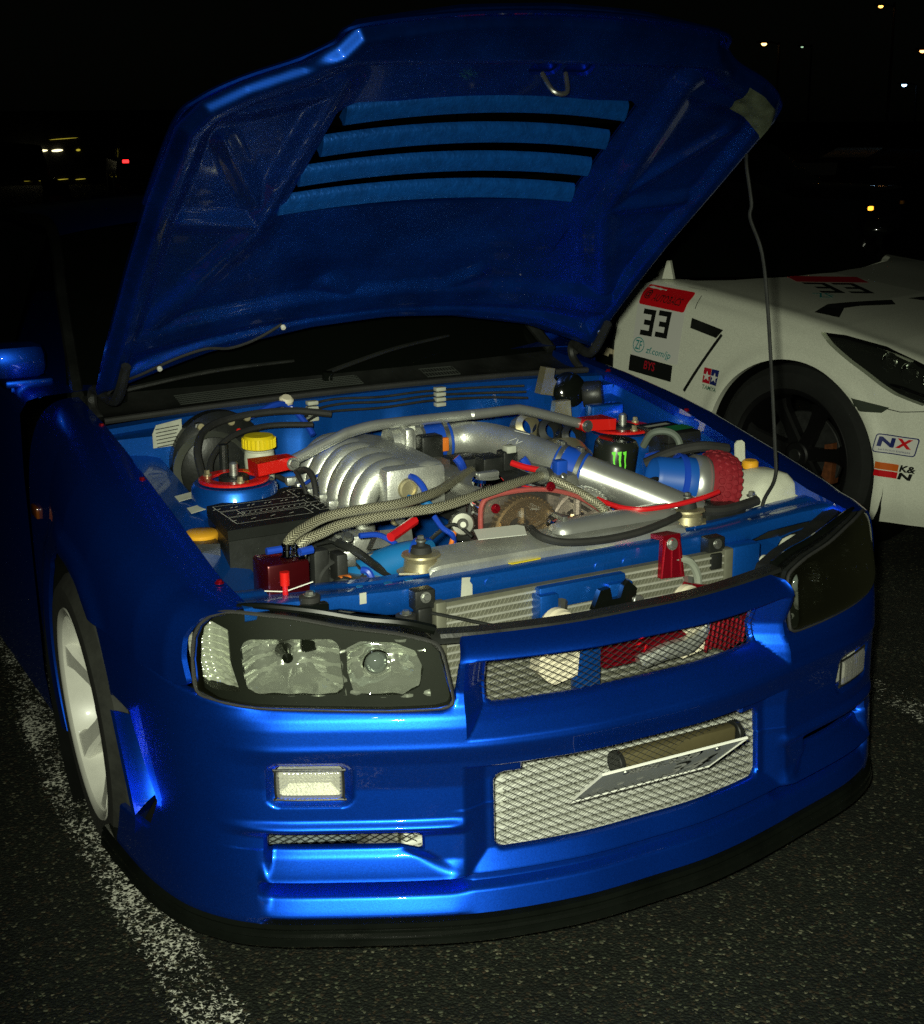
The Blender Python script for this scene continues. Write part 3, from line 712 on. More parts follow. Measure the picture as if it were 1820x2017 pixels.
# louvres: four broad slats of bare resin bridging the vent
for k in range(4):
    y0 = .330 + .096 * k; x0 = VX0 + .012 - .018 * k; x1 = VX1 - .028 + .006 * k
    n = 60; xs = np.linspace(x0, x1, n); P = []
    bow = -.026 * (1 - ((xs - (x0 + x1) / 2) / ((x1 - x0) / 2)) ** 2)
    for (dy, dd) in ((-.003, .004), (0, .012), (.006, .018), (.016, .0235), (.028, .0285), (.038, .031), (.042, .027), (.040, .018)):
        P.append(hood_open(xs, y0 + dy + bow, np.full(n, dd)))
    b = MB().grid(np.array(P))
    for i in (0, -1):
        q = np.array(P)[:, i]; w = hood_open(np.array([xs[i]] * 8), np.array([y0 + dy for dy in (-.003, 0, .006, .016, .028, .038, .042, .040)]), np.full(8, .004)); b.grid(np.array([q, w]))
    b.build('louvre', M['blue_raw'], hood, angle=50)
# rim edge of the opening's far side, latch striker and washer hose
st = [hood_open(np.array([x]), np.array([y]), np.array([d]))[0] for x, y, d in ((.02, .225, .03), (.03, .235, .075), (.06, .235, .078), (.075, .225, .03))]
MB().tube(st, .005, 8, 4).build('striker', M['steel'], hood)
hs_pts = [hood_open(np.array([x]), np.array([y]), np.array([d]))[0] for x, y, d in ((-.30, 1.06, .05), (-.36, 1.10, .058), (-.42, 1.12, .06), (-.48, 1.115, .056), (-.55, 1.14, .055), (-.62, 1.19, .05), (-.66, 1.24, .03), (-.68, 1.29, .02))]
MB().tube(hs_pts, .0035, 7, 8).build('washer_hose', M['rubber'], hood)
for (x, y) in ((-.585, 1.165), (-.30, 1.06)):
    MB().disc(hood_open(np.array([x]), np.array([y]), np.array([.056]))[0], (0, -.77, -.63), .006, .008, 10).build('hose_clip', M['white_ink'], hood)
for sx in (-1, 1):
    for (x, y) in ((.662, 1.19), (.668, 1.245)):
        c = hood_open(np.array([sx * x]), np.array([y]), np.array([.046]))[0]
        MB().hexbolt(c, (0, -.77, -.63), .0065, .009).build('hinge_bolt', M['steel'], hood)
    # hinge arm
    a = hood_open(np.array([sx * .665]), np.array([1.15]), np.array([.048]))[0]; b_ = hood_open(np.array([sx * .672]), np.array([1.28]), np.array([.05]))[0]
    MB().tube([a, b_, (sx * .690, 1.335, .99), (sx * .695, 1.345, .95), (sx * .692, 1.30, .925)], [.012, .014, .012, .012, .010], 8, 5).build('hinge_arm', M['dark'], car)
    MB().hexbolt((sx * .700, 1.335, .965), (sx * .2, -1, .2), .005, .008).build('hinge_bolt', M['dark'], car)
# greenish grey patch on the far front corner
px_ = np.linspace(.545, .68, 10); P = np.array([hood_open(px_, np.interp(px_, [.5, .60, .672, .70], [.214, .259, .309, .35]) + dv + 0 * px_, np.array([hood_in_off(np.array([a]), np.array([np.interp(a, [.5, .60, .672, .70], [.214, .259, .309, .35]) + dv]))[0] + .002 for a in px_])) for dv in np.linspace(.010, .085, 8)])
tag(MB().grid(P).build('grey_patch', mat('patch_grey', (.10, .12, .08), .5, .2, var=.5, vscale=25), hood), 'grey patch on the corner')
# edge trim bright line: rolled front lip
ft = [hood_open(np.array([x]), np.array([y]), np.array([.004]))[0] for x, y in HOUT[1:18]]
MB().tube(ft, .0055, 7, 6).build('rolled_lip', M['blue'], hood)

# prop rod from the slam panel to the bonnet
rod = [(.545, .335, .700), (.556, .345, .715), (.582, .360, .763), (.631, .382, .806), (.641, .40, .886), (.637, .44, 1.176), (.628, .46, 1.312), (.604, .478, 1.391), (.609, .482, 1.425), (.606, .50, 1.502), (.612, .51, 1.53)]
MB().tube(rod, .0042, 8, 6).build('prop_rod', M['dark'], car)
MB().disc((.545, .335, .69), (0, 0, 1), .012, .016, 14).build('rod_grommet', M['silicone'], car)

# ---- engine bay shell
for sx in (-1, 1):
    P = []
    for y in np.linspace(.30, 1.22, 40):
        Zt = float(zt(y)); Xi = float(xi(y)); row = []
        for (dx, dz) in ((-.006, -.024), (-.012, -.05), (-.03, -.062), (-.085, -.070), (-.115, -.078), (-.128, -.095), (-.132, -.16), (-.15, -.40)): row.append((sx * (Xi + dx), y, Zt + dz))
        P.append(row)
    ap = MB().grid(np.array(P)).build('inner_apron', M['blue_in'], car, angle=30)
    # strut tower and its beads
    MB().lathe([(.135, .50), (.125, .70), (.105, .76), (.096, .80), (.094, .838), (.088, .846), (.045, .848), (.042, .842), (1e-4, .842)], (sx * .52, .84, 0), (0, 0, 1), 44).build('strut_tower', M['blue_in'], car)
    MB().disc((sx * .52, .84, .842), (0, 0, 1), .034, .018, 24).build('strut_mount', M['black'], car)
    MB().lathe([(.010, 0), (.010, .028), (.006, .032), (1e-4, .032)], (sx * .52, .84, .858), (0, 0, 1), 12).build('strut_rod', M['steel'], car)
    for a in (0.4, 2.5, 4.6):
        MB().hexbolt((sx * .52 + .061 * math.cos(a), .84 + .061 * math.sin(a), .856), (0, 0, 1), .0065, .014).build('strut_nut', M['zinc'], car)
fw = MB()
xs = np.linspace(-.70, .70, 57); P = []
for (y, z) in ((1.205, .40), (1.20, .60), (1.198, .84), (1.196, .90), (1.192, .926), (1.20, .938), (1.225, .942)):
    P.append([(x, y - .018 * (math.sin(x * 23) > .55) * (z < .9) - .05 * (abs(x) > .45) * (z < .91), z - .022 * (x / .7) ** 2 * (z > .9)) for x in xs])
fw.grid(np.array(P)).build('firewall', M['blue_in'], car, angle=40)
MB().add([(-.72, .25, .42), (.72, .25, .42), (.72, 1.25, .42), (-.72, 1.25, .42)], [(0, 1, 2, 3)]).build('undertray', M['dark'], car)
# rubber seal on the firewall edge, black cowl with fine grille, wipers
def cowl_front(x): return 1.215 + .05 * (abs(x) / .7) ** 2
MB().tube([(x, cowl_front(x) - .002, .947 - .024 * (x / .7) ** 2) for x in np.linspace(-.69, .69, 24)], .008, 8, 2).build('bay_seal', M['rubber'], car)
P = np.array([[(x, cowl_front(x) + t * (.125 + .10 * (x / .7) ** 2), .948 - .022 * (x / .7) ** 2 + .022 * t - .018 * math.sin(t * 3.14) * (.15 < t)) for x in np.linspace(-.72, .72, 50)] for t in np.linspace(0, 1, 9)])
MB().grid(P).build('cowl', M['black'], car)
def cowl_grille(x0, x1, nrow, m):
    b = MB(); n = int((x1 - x0) / .0085)
    for i in range(n + 1):
        x = x0 + (x1 - x0) * i / n
        b.tube([(x, cowl_front(x) + .020, .957 - .022 * (x / .7) ** 2), (x + .004, cowl_front(x) + .075, .969 - .022 * (x / .7) ** 2)], .0014, 4, 1, smooth=False)
    for j in range(nrow):
        t = j / (nrow - 1); b.tube([(x, cowl_front(x) + .020 + .055 * t, .957 + .012 * t - .022 * (x / .7) ** 2) for x in np.linspace(x0, x1, 12)], .0016, 4, 1, smooth=False)
    return b.build('cowl_grille', m, car, smooth=False)
gm = mat('grille_plastic', (.05, .055, .05), .35, .2, var=.2)
cowl_grille(-.50, -.02, 6, gm); cowl_grille(.17, .27, 3, gm)
for (p, q, r_) in (((-.10, 1.285, .985), (.33, 1.42, 1.03), 0), ((-.62, 1.36, .975), (-.16, 1.36, 1.01), 0)):
    MB().tube([p, tuple((np.array(p) + np.array(q)) / 2 + np.array([0, -.01, .012])), q], [.007, .006, .004], 7, 6).build('wiper_arm', M['black'], car)
    MB().disc((p[0], p[1], p[2] - .025), (0, -.2, 1), .014, .03, 16).build('wiper_pivot', M['black_gloss'], car)

# ---- cabin, doors and tail
def ring(y, zb, zs, ztop, wb, ws, wt, n=28):
    # half section from sill up over the shoulder to the roof, mirrored
    h = [(wb, zb), (wb + .012, zb + .12), (ws + .004, zs - .18), (ws, zs - .03), (ws - .02, zs)]
    if ztop > zs + .02: h += [(ws - .02 - (ws - .02 - wt) * .55, zs + (ztop - zs) * .55), (wt + .02, ztop - .035), (wt - .05, ztop - .004), (wt * .4, ztop + .006), (0, ztop + .008)]
    else: h += [(ws - .05, zs + .008), (ws - .15, zs + .012), (ws * .6, zs + .016), (ws * .3, zs + .018), (0, zs + .018)]
    return [(-a, y, b) for a, b in h] + [(a, y, b) for a, b in h[::-1][1:]]
rings = [ring(1.455, .13, .955, .955, .835, .848, .7), ring(1.60, .13, .965, .965, .836, .848, .7), ring(2.0, .13, .965, .965, .838, .848, .7), ring(2.6, .13, .962, .962, .842, .850, .6), ring(3.2, .13, .960, .960, .85, .86, .6), ring(3.62, .55, .955, .955, .885, .892, .6), ring(4.05, .14, .945, .945, .878, .884, .6), ring(4.42, .20, .925, .925, .83, .84, .6), ring(4.55, .30, .86, .86, .78, .79, .6)]
MB().grid(np.array(rings)).build('body_shell', M['blue'], car, angle=60)
def cab(y, w, z): return [(-w, y, z), (-w * .6, y - .03, z + .012), (0, y - .045, z + .02), (w * .6, y - .03, z + .012), (w, y, z)]
def strip(rows, name, m): return MB().grid(np.array(rows)).build(name, m, car)
wb_ = [(x, cowl_front(x) + .125 + .10 * (x / .7) ** 2, .968 - .022 * (x / .7) ** 2) for x in np.linspace(-.72, .72, 21)]
wt_ = [(x * .80, 2.08 + .05 * (x / .7) ** 2, 1.335 - .03 * (x / .7) ** 2) for x in np.linspace(-.72, .72, 21)]
ws_ = [np.array(wb_) * (1 - t) + np.array(wt_) * t + np.array([0, -.02, .03]) * math.sin(t * 3.14) for t in np.linspace(0, 1, 12)]
strip(ws_, 'windscreen', M['glass'])
roof = [[(x * w, y, z - .035 * x * x - .01 * x ** 4) for x in np.linspace(-1, 1, 21)] for (y, z, w) in ((2.06, 1.350, .585), (2.10, 1.362, .592), (2.4, 1.392, .60), (2.8, 1.385, .595), (3.05, 1.335, .58), (3.10, 1.322, .575))]
strip(roof, 'roof', M['blue'])
strip([[(x * w, y, z - .03 * x * x) for x in np.linspace(-1, 1, 15)] for (y, z, w) in ((3.08, 1.33, .572), (3.4, 1.19, .61), (3.72, .975, .65))], 'rear_window', M['glass'])
for sx in (-1, 1):
    strip([[(sx * (.585 + (.852 - .585) * t + .012 * math.sin(t * 3.14)), 2.12 - .56 * t + (y - 0) * (1.0 - .0), 1.315 - .35 * t) for t in np.linspace(0, 1, 10)] for y in (0.03, .45, .85)] , 'side_window', M['glass'])
    strip([[(sx * (.585 + (.852 - .585) * t + .012 * math.sin(t * 3.14)), (2.97 + .02 * t + k * (.10 + .55 * t)), 1.315 - .35 * t) for t in np.linspace(0, 1, 10)] for k in (0, .5, 1)], 'quarter_window', M['glass'])
    MB().tube([(sx * .70, 1.47, .955), (sx * .655, 1.74, 1.14), (sx * .592, 2.08, 1.325), (sx * .597, 2.4, 1.338), (sx * .58, 2.95, 1.32), (sx * .62, 3.25, 1.20), (sx * .68, 3.66, .975)], .016, 8, 6).build('roof_pillar', M['black'], car)
    # door mirror
    mirr = MB().box((sx * .815, 1.62, 1.032), (.072, .05, .046), bev=.030).build('door_mirror', M['blue'], car)
    MB().box((sx * .79, 1.63, .975), (.06, .04, .010), bev=.006).build('mirror_base', M['blue'], mirr)
    MB().prism([(0, 0), (.07, -.01), (.07, .03), (0, .05)], .03, (sx * .80 - .035, 1.60, .935)).build('mirror_foot', M['blue'], mirr)
    MB().box((sx * .850, 1.36, .70), (.006, .03, .014), bev=.004).build('side_marker', mat('amber_marker', (.12, .03, .004), .2, coat=.6), car)
# ------------------------------------------------------------------ flat print: lettering and simple marks as thin meshes
def text2d(s, h=1.0, w=None, shear=0.0, bold=0.0):
    c = bpy.data.curves.new('lettering', 'FONT'); c.body = s; c.size = 1; c.resolution_u = 3; c.offset = bold; c.shear = shear
    o = bpy.data.objects.new('lettering', c); col.objects.link(o)
    dg = bpy.context.evaluated_depsgraph_get(); me = bpy.data.meshes.new_from_object(o.evaluated_get(dg))
    v = np.array([tuple(p.co)[:2] for p in me.vertices]); f = [tuple(p.vertices) for p in me.polygons]
    bpy.data.objects.remove(o); bpy.data.curves.remove(c); bpy.data.meshes.remove(me)
    lo, hi = v.min(0), v.max(0); v = v - (lo + hi) / 2; sz = hi - lo
    k = h / sz[1]; v = v * k
    if w: v[:, 0] *= w / (sz[0] * k)
    return v, f
def rect2d(w, h, r=0.0, n=4):
    if r <= 0: return np.array([(-w / 2, -h / 2), (w / 2, -h / 2), (w / 2, h / 2), (-w / 2, h / 2)]), [(0, 1, 2, 3)]
    p = []
    for (cx, cy, a0) in ((w / 2 - r, h / 2 - r, 0), (-w / 2 + r, h / 2 - r, 90), (-w / 2 + r, -h / 2 + r, 180), (w / 2 - r, -h / 2 + r, 270)):
        for k in range(n + 1): a = R(a0 + 90 * k / n); p.append((cx + r * math.cos(a), cy + r * math.sin(a)))
    return np.array(p), [tuple(range(len(p)))]
def poly2d(p): return np.array(p, float), [tuple(range(len(p)))]
def print_on(name, vf, o, ex, ey, m, parent, at=(0, 0), lift=.0012):
    v, f = vf; ex = np.array(ex, float); ey = np.array(ey, float); ex /= np.linalg.norm(ex); ey = ey - ex * (ex @ ey); ey /= np.linalg.norm(ey); n = np.cross(ex, ey)
    V = [np.array(o) + ex * (p[0] + at[0]) + ey * (p[1] + at[1]) + n * lift for p in v]
    return mesh(name, V, f, m, parent, False)
def lines2d(segs, w):
    V = []; F = []
    for (a, b) in segs:
        a = np.array(a, float); b = np.array(b, float); t = (b - a) / np.linalg.norm(b - a); n = np.array([-t[1], t[0]]) * w / 2; k = len(V)
        V += [a - n, b - n, b + n, a + n]; F.append((k, k + 1, k + 2, k + 3))
    return np.array(V), F

# ------------------------------------------------------------------ front panel: slam panel, condenser, radiator, horns
P = []
sx_ = np.linspace(-.715, .715, 90)
def slam_y(x): return np.interp(abs(x), [0, .40, .52, .62, .72], [.262, .266, .272, .270, .262])
def slam_z(x): return np.interp(abs(x), [0, .40, .50, .62, .72], [.742, .742, .746, .754, .760])
for (dy, dz) in ((.000, -.052), (-.004, -.046), (-.004, -.012), (-.002, -.004), (.004, 0), (.030, .001), (.034, -.004), (.055, -.004), (.059, .001), (.082, .001), (.088, -.006), (.088, -.04)):
    wx = np.interp(abs(sx_), [0, .45, .6, .72], [1, 1, 1.1, 1.2])
    P.append(np.stack([sx_, slam_y(sx_) + dy * wx, slam_z(sx_) + dz * np.interp(abs(sx_), [.42, .52], [1, .55])], -1))
slam = MB().grid(np.array(P)).build('slam_panel', M['blue_in'], car, angle=40)
for x, r_ in ((-.46, .007), (-.40, .009), (-.355, .009), (-.12, .008), (.04, .008), (.11, .009), (-.56, .008)):
    MB().disc((x, slam_y(x) + .045, slam_z(x) - .003), (0, 0, 1), r_, .002, 14).build('panel_plug', M['silicone_l'], slam)
for x, z in ((-.20, -.02), (.06, -.028), (.13, -.03)):
    MB().disc((x, slam_y(x) - .0042, slam_z(x) + z), (0, -1, 0), .012, .002, 18).build('panel_plug', M['blue_in'], slam)
# stickers on it
MB().prism([(-.035, -.012), (.035, -.012), (.035, .012), (-.035, .012)], .0012, (.085, .300, .7435), (1, .03, 0), (0, 1, 0)).build('warning_label', M['label'], slam)
print_on('warning_print', poly2d([(-.033, .001), (.033, .001), (.033, .011), (-.033, .011)]), (.085, .300, .7447), (1, .03, 0), (0, 1, 0), M['orange'], slam)
MB().prism([(-.045, -.009), (.045, -.009), (.045, .009), (-.045, .009)], .0012, (.21, .312, .7435), (1, .0, 0), (0, 1, 0)).build('paper_label', M['label'], slam)
MB().prism([(-.040, 0), (-.034, -.008), (.034, -.008), (.040, 0), (.034, .008), (-.034, .008)], .0012, (-.10, .292, .7435), (1, .04, 0), (0, 1, 0)).build('yellow_label', M['yellow'], slam)
print_on('green_scrawl', text2d('Yoo', .022, .075, .3, -.012), (-.245, .310, .7435), (1, .02, 0), (0, 1, 0), M['green_ink'], slam)
MB().prism([(-.013, -.02), (.013, -.022), (.013, .004), (.007, .012), (.009, .02), (-.010, .022)], .001, (-.255, .2575, .722), (1, 0, 0), (0, 0, 1)).build('tape_scrap', M['label'], slam)
MB().prism([(-.007, -.011), (.007, -.011), (.007, .011), (-.007, .011)], .001, (-.475, .266, .735), (1, 0, 0), (0, 0, 1)).build('tape_scrap', M['label'], slam)
# rubber buffers and clips on the panel
def clip(x, y, z, w=.022):
    b = MB().box((x, y, z), (w, .016, .020), bev=.004).box((x - .004, y - .010, z - .032), (w * .7, .013, .018), bev=.004)
    o = b.build('panel_bracket', M['black'], car); MB().hexbolt((x, y - .016, z + .006), (0, -1, .15), .0075, .007).build('bolt', M['steel'], o)
clip(-.36, .245, .722); clip(.345, .245, .722); 
for x, y, z in ((-.585, .262, .752), (-.40, .235, .690)):
    o = MB().lathe([(.014, -.05), (.016, -.02), (.020, 0), (.020, .008), (.012, .010)], (x, y, z), (0, 0, 1), 18).build('rubber_buffer', M['rubber'], car)
    MB().hexbolt((x, y, z + .009), (0, 0, 1), .008, .008).build('bolt', M['steel'], o)
MB().box((-.585, .245, .705), (.028, .010, .045), bev=.004).build('panel_bracket', M['black_gloss'], car)
# hood latch hanging from the panel
la = MB().box((-.01, .228, .685), (.105, .018, .024), bev=.005).box((-.10, .215, .668), (.022, .02, .030), bev=.004).box((.075, .218, .672), (.03, .02, .022), bev=.005)
la.build('latch_housing', M['blue_in'], car)
MB().prism([(-.05, -.03), (.055, -.03), (.06, .01), (.04, .028), (.028, .02), (.02, -.005), (.0, -.005), (-.006, .02), (-.03, .018)], .014, (.045, .200, .672), (1, 0, 0), (0, 0, 1)).build('latch_claw', M['black_gloss'], car)
MB().disc((.108, .190, .652), (0, -1, .2), .013, .01, 12).build('latch_bolt', M['steel'], car)
MB().tube([(-.365, .232, .700), (-.30, .205, .682), (-.22, .17, .660), (-.15, .14, .648), (-.08, .12, .66)], .0036, 7, 6).build('latch_cable', M['black'], car)
# condenser: flat tubes with corrugated fins between
cn = MB(); zc = np.linspace(.335, .700, 24)
cn.box((.02, .236, .52), (.345, .008, .19))
core = cn.build('condenser', M['core'], car)
ft_ = MB()
for z in zc: ft_.box((.02, .2275, z), (.345, .0035, .0022))
ft_.build('condenser_tube', mat('condenser_tube', (.48, .48, .42), .45, .5, var=.2), core)
fn = MB()
for i, z in enumerate(zc[:-1]):
    if z < .44: continue
    dz = zc[1] - zc[0]; n = 150
    V = [(-.325 + .69 * k / n, .2275 + .0016 * (k % 2), z + .0022) for k in range(n + 1)] + [(-.325 + .69 * k / n + .002, .2275 + .0016 * ((k + 1) % 2), z + dz - .0022) for k in range(n + 1)]
    fn.add(V, [(k, k + 1, n + 2 + k, n + 1 + k) for k in range(n)])
tag(fn.build('fins', M['core'], core, smooth=False), kind='stuff')
for x in (-.33, .372): MB().box((x, .232, .52), (.012, .012, .195), bev=.004).build('condenser_tank', M['core'], core)
# radiator behind, alloy top tank and cooling panel
MB().box((0, .385, .54), (.335, .022, .19)).build('radiator_core', M['dark'], car)
P = []
for (dy, dz) in ((-.045, -.035), (-.047, .0), (-.043, .006), (-.034, .010), (.020, .024), (.030, .022), (.036, .012), (.038, -.03)):
    P.append([(x, .338 + dy * 1.0 + .018 * (x > -.03) * 0, .757 + dz) for x in (-.318, -.312, -.29, -.1, 0, .10, .28, .300, .308)])
Pn = np.array(P); Pn[:, 0, 2] -= .010; Pn[:, -1, 2] -= .010; Pn[:, 1, 2] -= .003; Pn[:, -2, 2] -= .003
tank = MB().grid(Pn).build('radiator_tank', M['alu'], car, angle=30)
for x in (-.26, -.22, -.105):
    MB().box((x, .2985, .745), (.0022, .002, .014)).build('tank_weld', M['alu'], tank)
P = []
for t in np.linspace(0, math.pi, 12): P.append([(x, .345 - .034 * math.cos(t) * k, .776 + .024 * math.sin(t) * k) for x, k in ((-.005, .2), (.0, .7), (.012, .95), (.03, 1), (.27, 1), (.298, .92), (.308, .6), (.311, .1))])
MB().grid(np.array(P)).build('tank_tube', M['alu_pol'], car, angle=50)
cap = MB().lathe([(.030, 0), (.030, .010), (.026, .014), (1e-4, .016)], (.028, .362, .785), (0, -.12, 1), 26).build('radiator_cap', M['chrome'], car)
MB().lathe([(.020, -.03), (.020, 0)], (.028, .362, .785), (0, -.12, 1), 20).box((.028, .362, .803), (.006, .024, .004), bev=.002).build('cap_neck', M['steel'], cap)
MB().prism([(-.052, -.024), (.048, -.018), (.056, .020), (.044, .028), (-.048, .020)], .0016, (-.125, .348, .792), (1, -.28, 0), (.2, 1, .18)).build('alloy_tag', mat('satin_plate', (.62, .63, .57), .5, .3), car)
MB().tube([(-.035, .375, .782), (-.048, .34, .784), (-.045, .305, .780), (-.005, .285, .770), (.08, .278, .764), (.17, .280, .766), (.25, .295, .772), (.31, .32, .775)], .0085, 9, 8).build('overflow_hose', M['rubber'], car)
def mount(x, y):
    b = MB().prism([(-.055, -.012), (-.02, -.03), (.03, -.03), (.05, -.005), (.035, .03), (-.02, .03), (-.05, .01)], .004, (x, y, .748), (1, 0, 0), (0, 1, 0)).lathe([(.036, 0), (.034, .018), (.028, .024), (.040, .028), (.038, .032), (1e-4, .034)], (x, y, .750), (0, 0, 1), 28)
    o = b.build('radiator_mount', M['zinc'], car); MB().lathe([(.022, 0), (.019, .012), (.009, .014), (.008, .028), (1e-4, .028)], (x, y, .784), (0, 0, 1), 18).build('mount_rubber', M['rubber'], o)
    MB().hexbolt((x + .01, y - .025, .755), (0, -.3, 1), .0065, .012).build('bolt', M['zinc'], o); MB().hexbolt((x, y, .806), (0, 0, 1), .007, .012).build('bolt', M['steel'], o)
mount(-.315, .335); mount(.345, .338)
# light blue upper radiator hose
MB().tube([(-.285, .355, .764), (-.312, .39, .758), (-.350, .425, .740), (-.39, .465, .712), (-.43, .505, .66)], .034, 18, 8).build('radiator_hose', M['silicone_l'], car)
MB().lathe([(.040, -.012), (.041, 0), (.040, .012)], (-.300, .36, .764), (-.6, .75, -.08), 24).build('hose_clamp', M['silicone'], car)
# intercooler in the lower intake: white bars with louvred fins
ic = MB().box((.0, .215, .315), (.445, .03, .155)).build('intercooler', M['core'], car)
b = MB()
zr = np.linspace(.165, .464, 15)
for z in zr: b.box((0, .178, z), (.445, .008, .0052), bev=.0015)
b.build('intercooler_bar', M['core_w'], ic)
b = MB()
for i, z in enumerate(zr[:-1]):
    dz = zr[1] - zr[0]; n = 82
    for k in range(n):
        x = -.44 + .88 * k / n; s_ = 1 if k % 2 else -1
        b.add([(x, .176, z + .004), (x + .0108, .184, z + .004), (x + .0108 + .003 * s_, .184, z + dz - .004), (x + .003 * s_, .176, z + dz - .004)], [(0, 1, 2, 3)])
tag(b.build('fins', M['core_w'], ic, smooth=False), kind='stuff')
# end tank and hose of the intercooler, cream horns, red oil cooler, blue post behind the grille
for sx in (-1, 1): MB().box((sx * .482, .215, .345), (.035, .032, .12), bev=.012).build('end_tank', M['alu'], ic)
def horn(x, y, z):
    o = MB().lathe([(1e-4, .0), (.030, .002), (.050, .010), (.054, .020), (.050, .030), (.044, .033), (.046, .037), (.042, .043), (.02, .047), (1e-4, .047)], (x, y, z), (.25, -.85, .32), 32).build('horn', M['cream'], car)
    b = MB()
    b.prism([(-.032, 0), (.055, .0), (.045, -.062), (-.01, -.075), (-.04, -.045)], .04, (x - .004, y + .015, z - .022), (1, -.1, 0), (0, .1, 1)); b.build('horn_trumpet', M['cream'], o)
    MB().tube([(x + .03, y + .02, z + .02), (x + .05, y + .045, z + .05)], .012, 8, 2).build('horn_bracket', M['steel'], o)
horn(-.112, .165, .625); horn(.205, .165, .620)
MB().box((-.042, .150, .565), (.030, .010, .075), bev=.003).build('centre_post', M['blue_in'], car)
oc = MB()
for k in range(8): oc.box((.10 + .0, .150, .545 + .0115 * k), (.105, .012, .0038), bev=.001)
oc.build('oil_cooler', M['red_ano'], car)
b = MB()
for k in range(7):
    for j in range(30):
        x = 0 + .205 * j / 30
        b.add([(x, .140, .549 + .0115 * k), (x + .005, .144, .549 + .0115 * k), (x + .008, .140, .5565 + .0115 * k), (x + .003, .144, .5565 + .0115 * k)], [(0, 1, 3, 2)])
tag(b.build('cooler_fins', M['red_ano'], car, smooth=False), kind='stuff')
MB().prism([(-.06, -.02), (.05, -.03), (.08, .02), (.04, .03), (.02, .065), (-.02, .07), (-.03, .02)], .008, (.14, .130, .585), (1, 0, 0), (0, 0, 1)).build('cooler_bracket', M['red_ano'], car)
MB().tube([(.07, .125, .545), (.13, .118, .560), (.19, .118, .565), (.23, .125, .590), (.235, .14, .64)], [.016, .018, .020, .016, .012], 9, 5).build('oil_line', M['alu'], car)
b = MB()
for k in range(9): b.tube([(.24 + .012 * k, .125, .535 + .006 * math.sin(k)), (.255 + .012 * k, .132, .60)], .004, 6, 2)
b.build('cooler_rib', M['red_ano'], car)
MB().tube([(.33, .135, .60), (.30, .14, .605), (.27, .15, .60)], .011, 8, 4).build('oil_fitting', M['dark'], car); MB().disc((.335, .132, .602), (1, -.2, .1), .014, .02, 6).build('oil_fitting', M['red_ano'], car)
# red tow bracket over the slam panel
b = MB().prism([(-.028, -.055), (.034, -.06), (.022, .03), (-.022, .03)], .012, (.212, .226, .735), (1, 0, 0), (0, .05, 1)).prism([(-.022, 0), (.022, 0), (.022, .05), (-.022, .05)], .010, (.212, .214, .762), (1, 0, 0), (0, .9, -.12))
tb = b.build('red_bracket', M['red_ano'], car, smooth=False)
for dx in (-.022, 0, .022): MB().tube([(.212 + dx * .75, .2135, .762), (.212 + dx * 1.15, .2125, .680)], .003, 6, 1, smooth=False).build('bracket_rib', M['red_ano'], tb)
MB().hexbolt((.212, .214, .752), (0, -1, .2), .009, .008).build('bolt', M['steel'], tb)
MB().tube([(.225, .222, .715), (.262, .218, .705), (.285, .218, .670), (.290, .22, .62)], .009, 8, 6).build('breather_hose', mat('grey_hose', (.22, .24, .20), .6), car)
MB().prism([(-.05, 0), (.05, -.02), (.05, .03), (.02, .035), (-.03, .05)], .01, (.265, .20, .620), (1, 0, 0), (0, 0, 1)).build('red_bracket', M['red_ano'], car)
# side panel and black ducting behind the far headlamp
MB().box((.425, .245, .64), (.038, .02, .075), bev=.006).build('lamp_panel', M['blue_in'], car)
MB().lathe([(.016, 0), (.018, .012), (.014, .02)], (.478, .235, .665), (.3, -1, 0), 18).build('white_grommet', M['tank_w'], car)
MB().box((.57, .36, .71), (.11, .055, .025), bev=.012).build('lamp_cover', M['black'], car)
MB().box((-.60, .33, .69), (.09, .03, .030), bev=.012).build('lamp_cover', M['black'], car)
MB().box((-.46, .27, .665), (.05, .03, .02), bev=.008).build('wiring_cover', M['black'], car)
# black strip on top of the nose bar
P = np.array([[(x, np.interp(abs(x), PLAN[:170, 0], PLAN[:170, 1]) + dy + float(shear(np.array(x))), .7005 + dz) for x in np.linspace(-.40, .40, 40)] for (dy, dz) in ((.058, -.004), (.062, .003), (.095, .004), (.10, -.004), (.10, -.03))])
MB().grid(P).build('grille_seal', M['black'], car)
for sx in (-1, 1):
    q = [(sx * x, float(np.interp(x, PLAN[:, 0], PLAN[:, 1])) + .085 + float(shear(np.array(sx * x))), z) for x, z in ((.40, .705), (.45, .720), (.52, .730), (.60, .747), (.68, .758), (.72, .758))]
    MB().tube(q, [.010, .009, .008, .008, .007, .004], 8, 5).build('lamp_trim', M['black_gloss'], car)

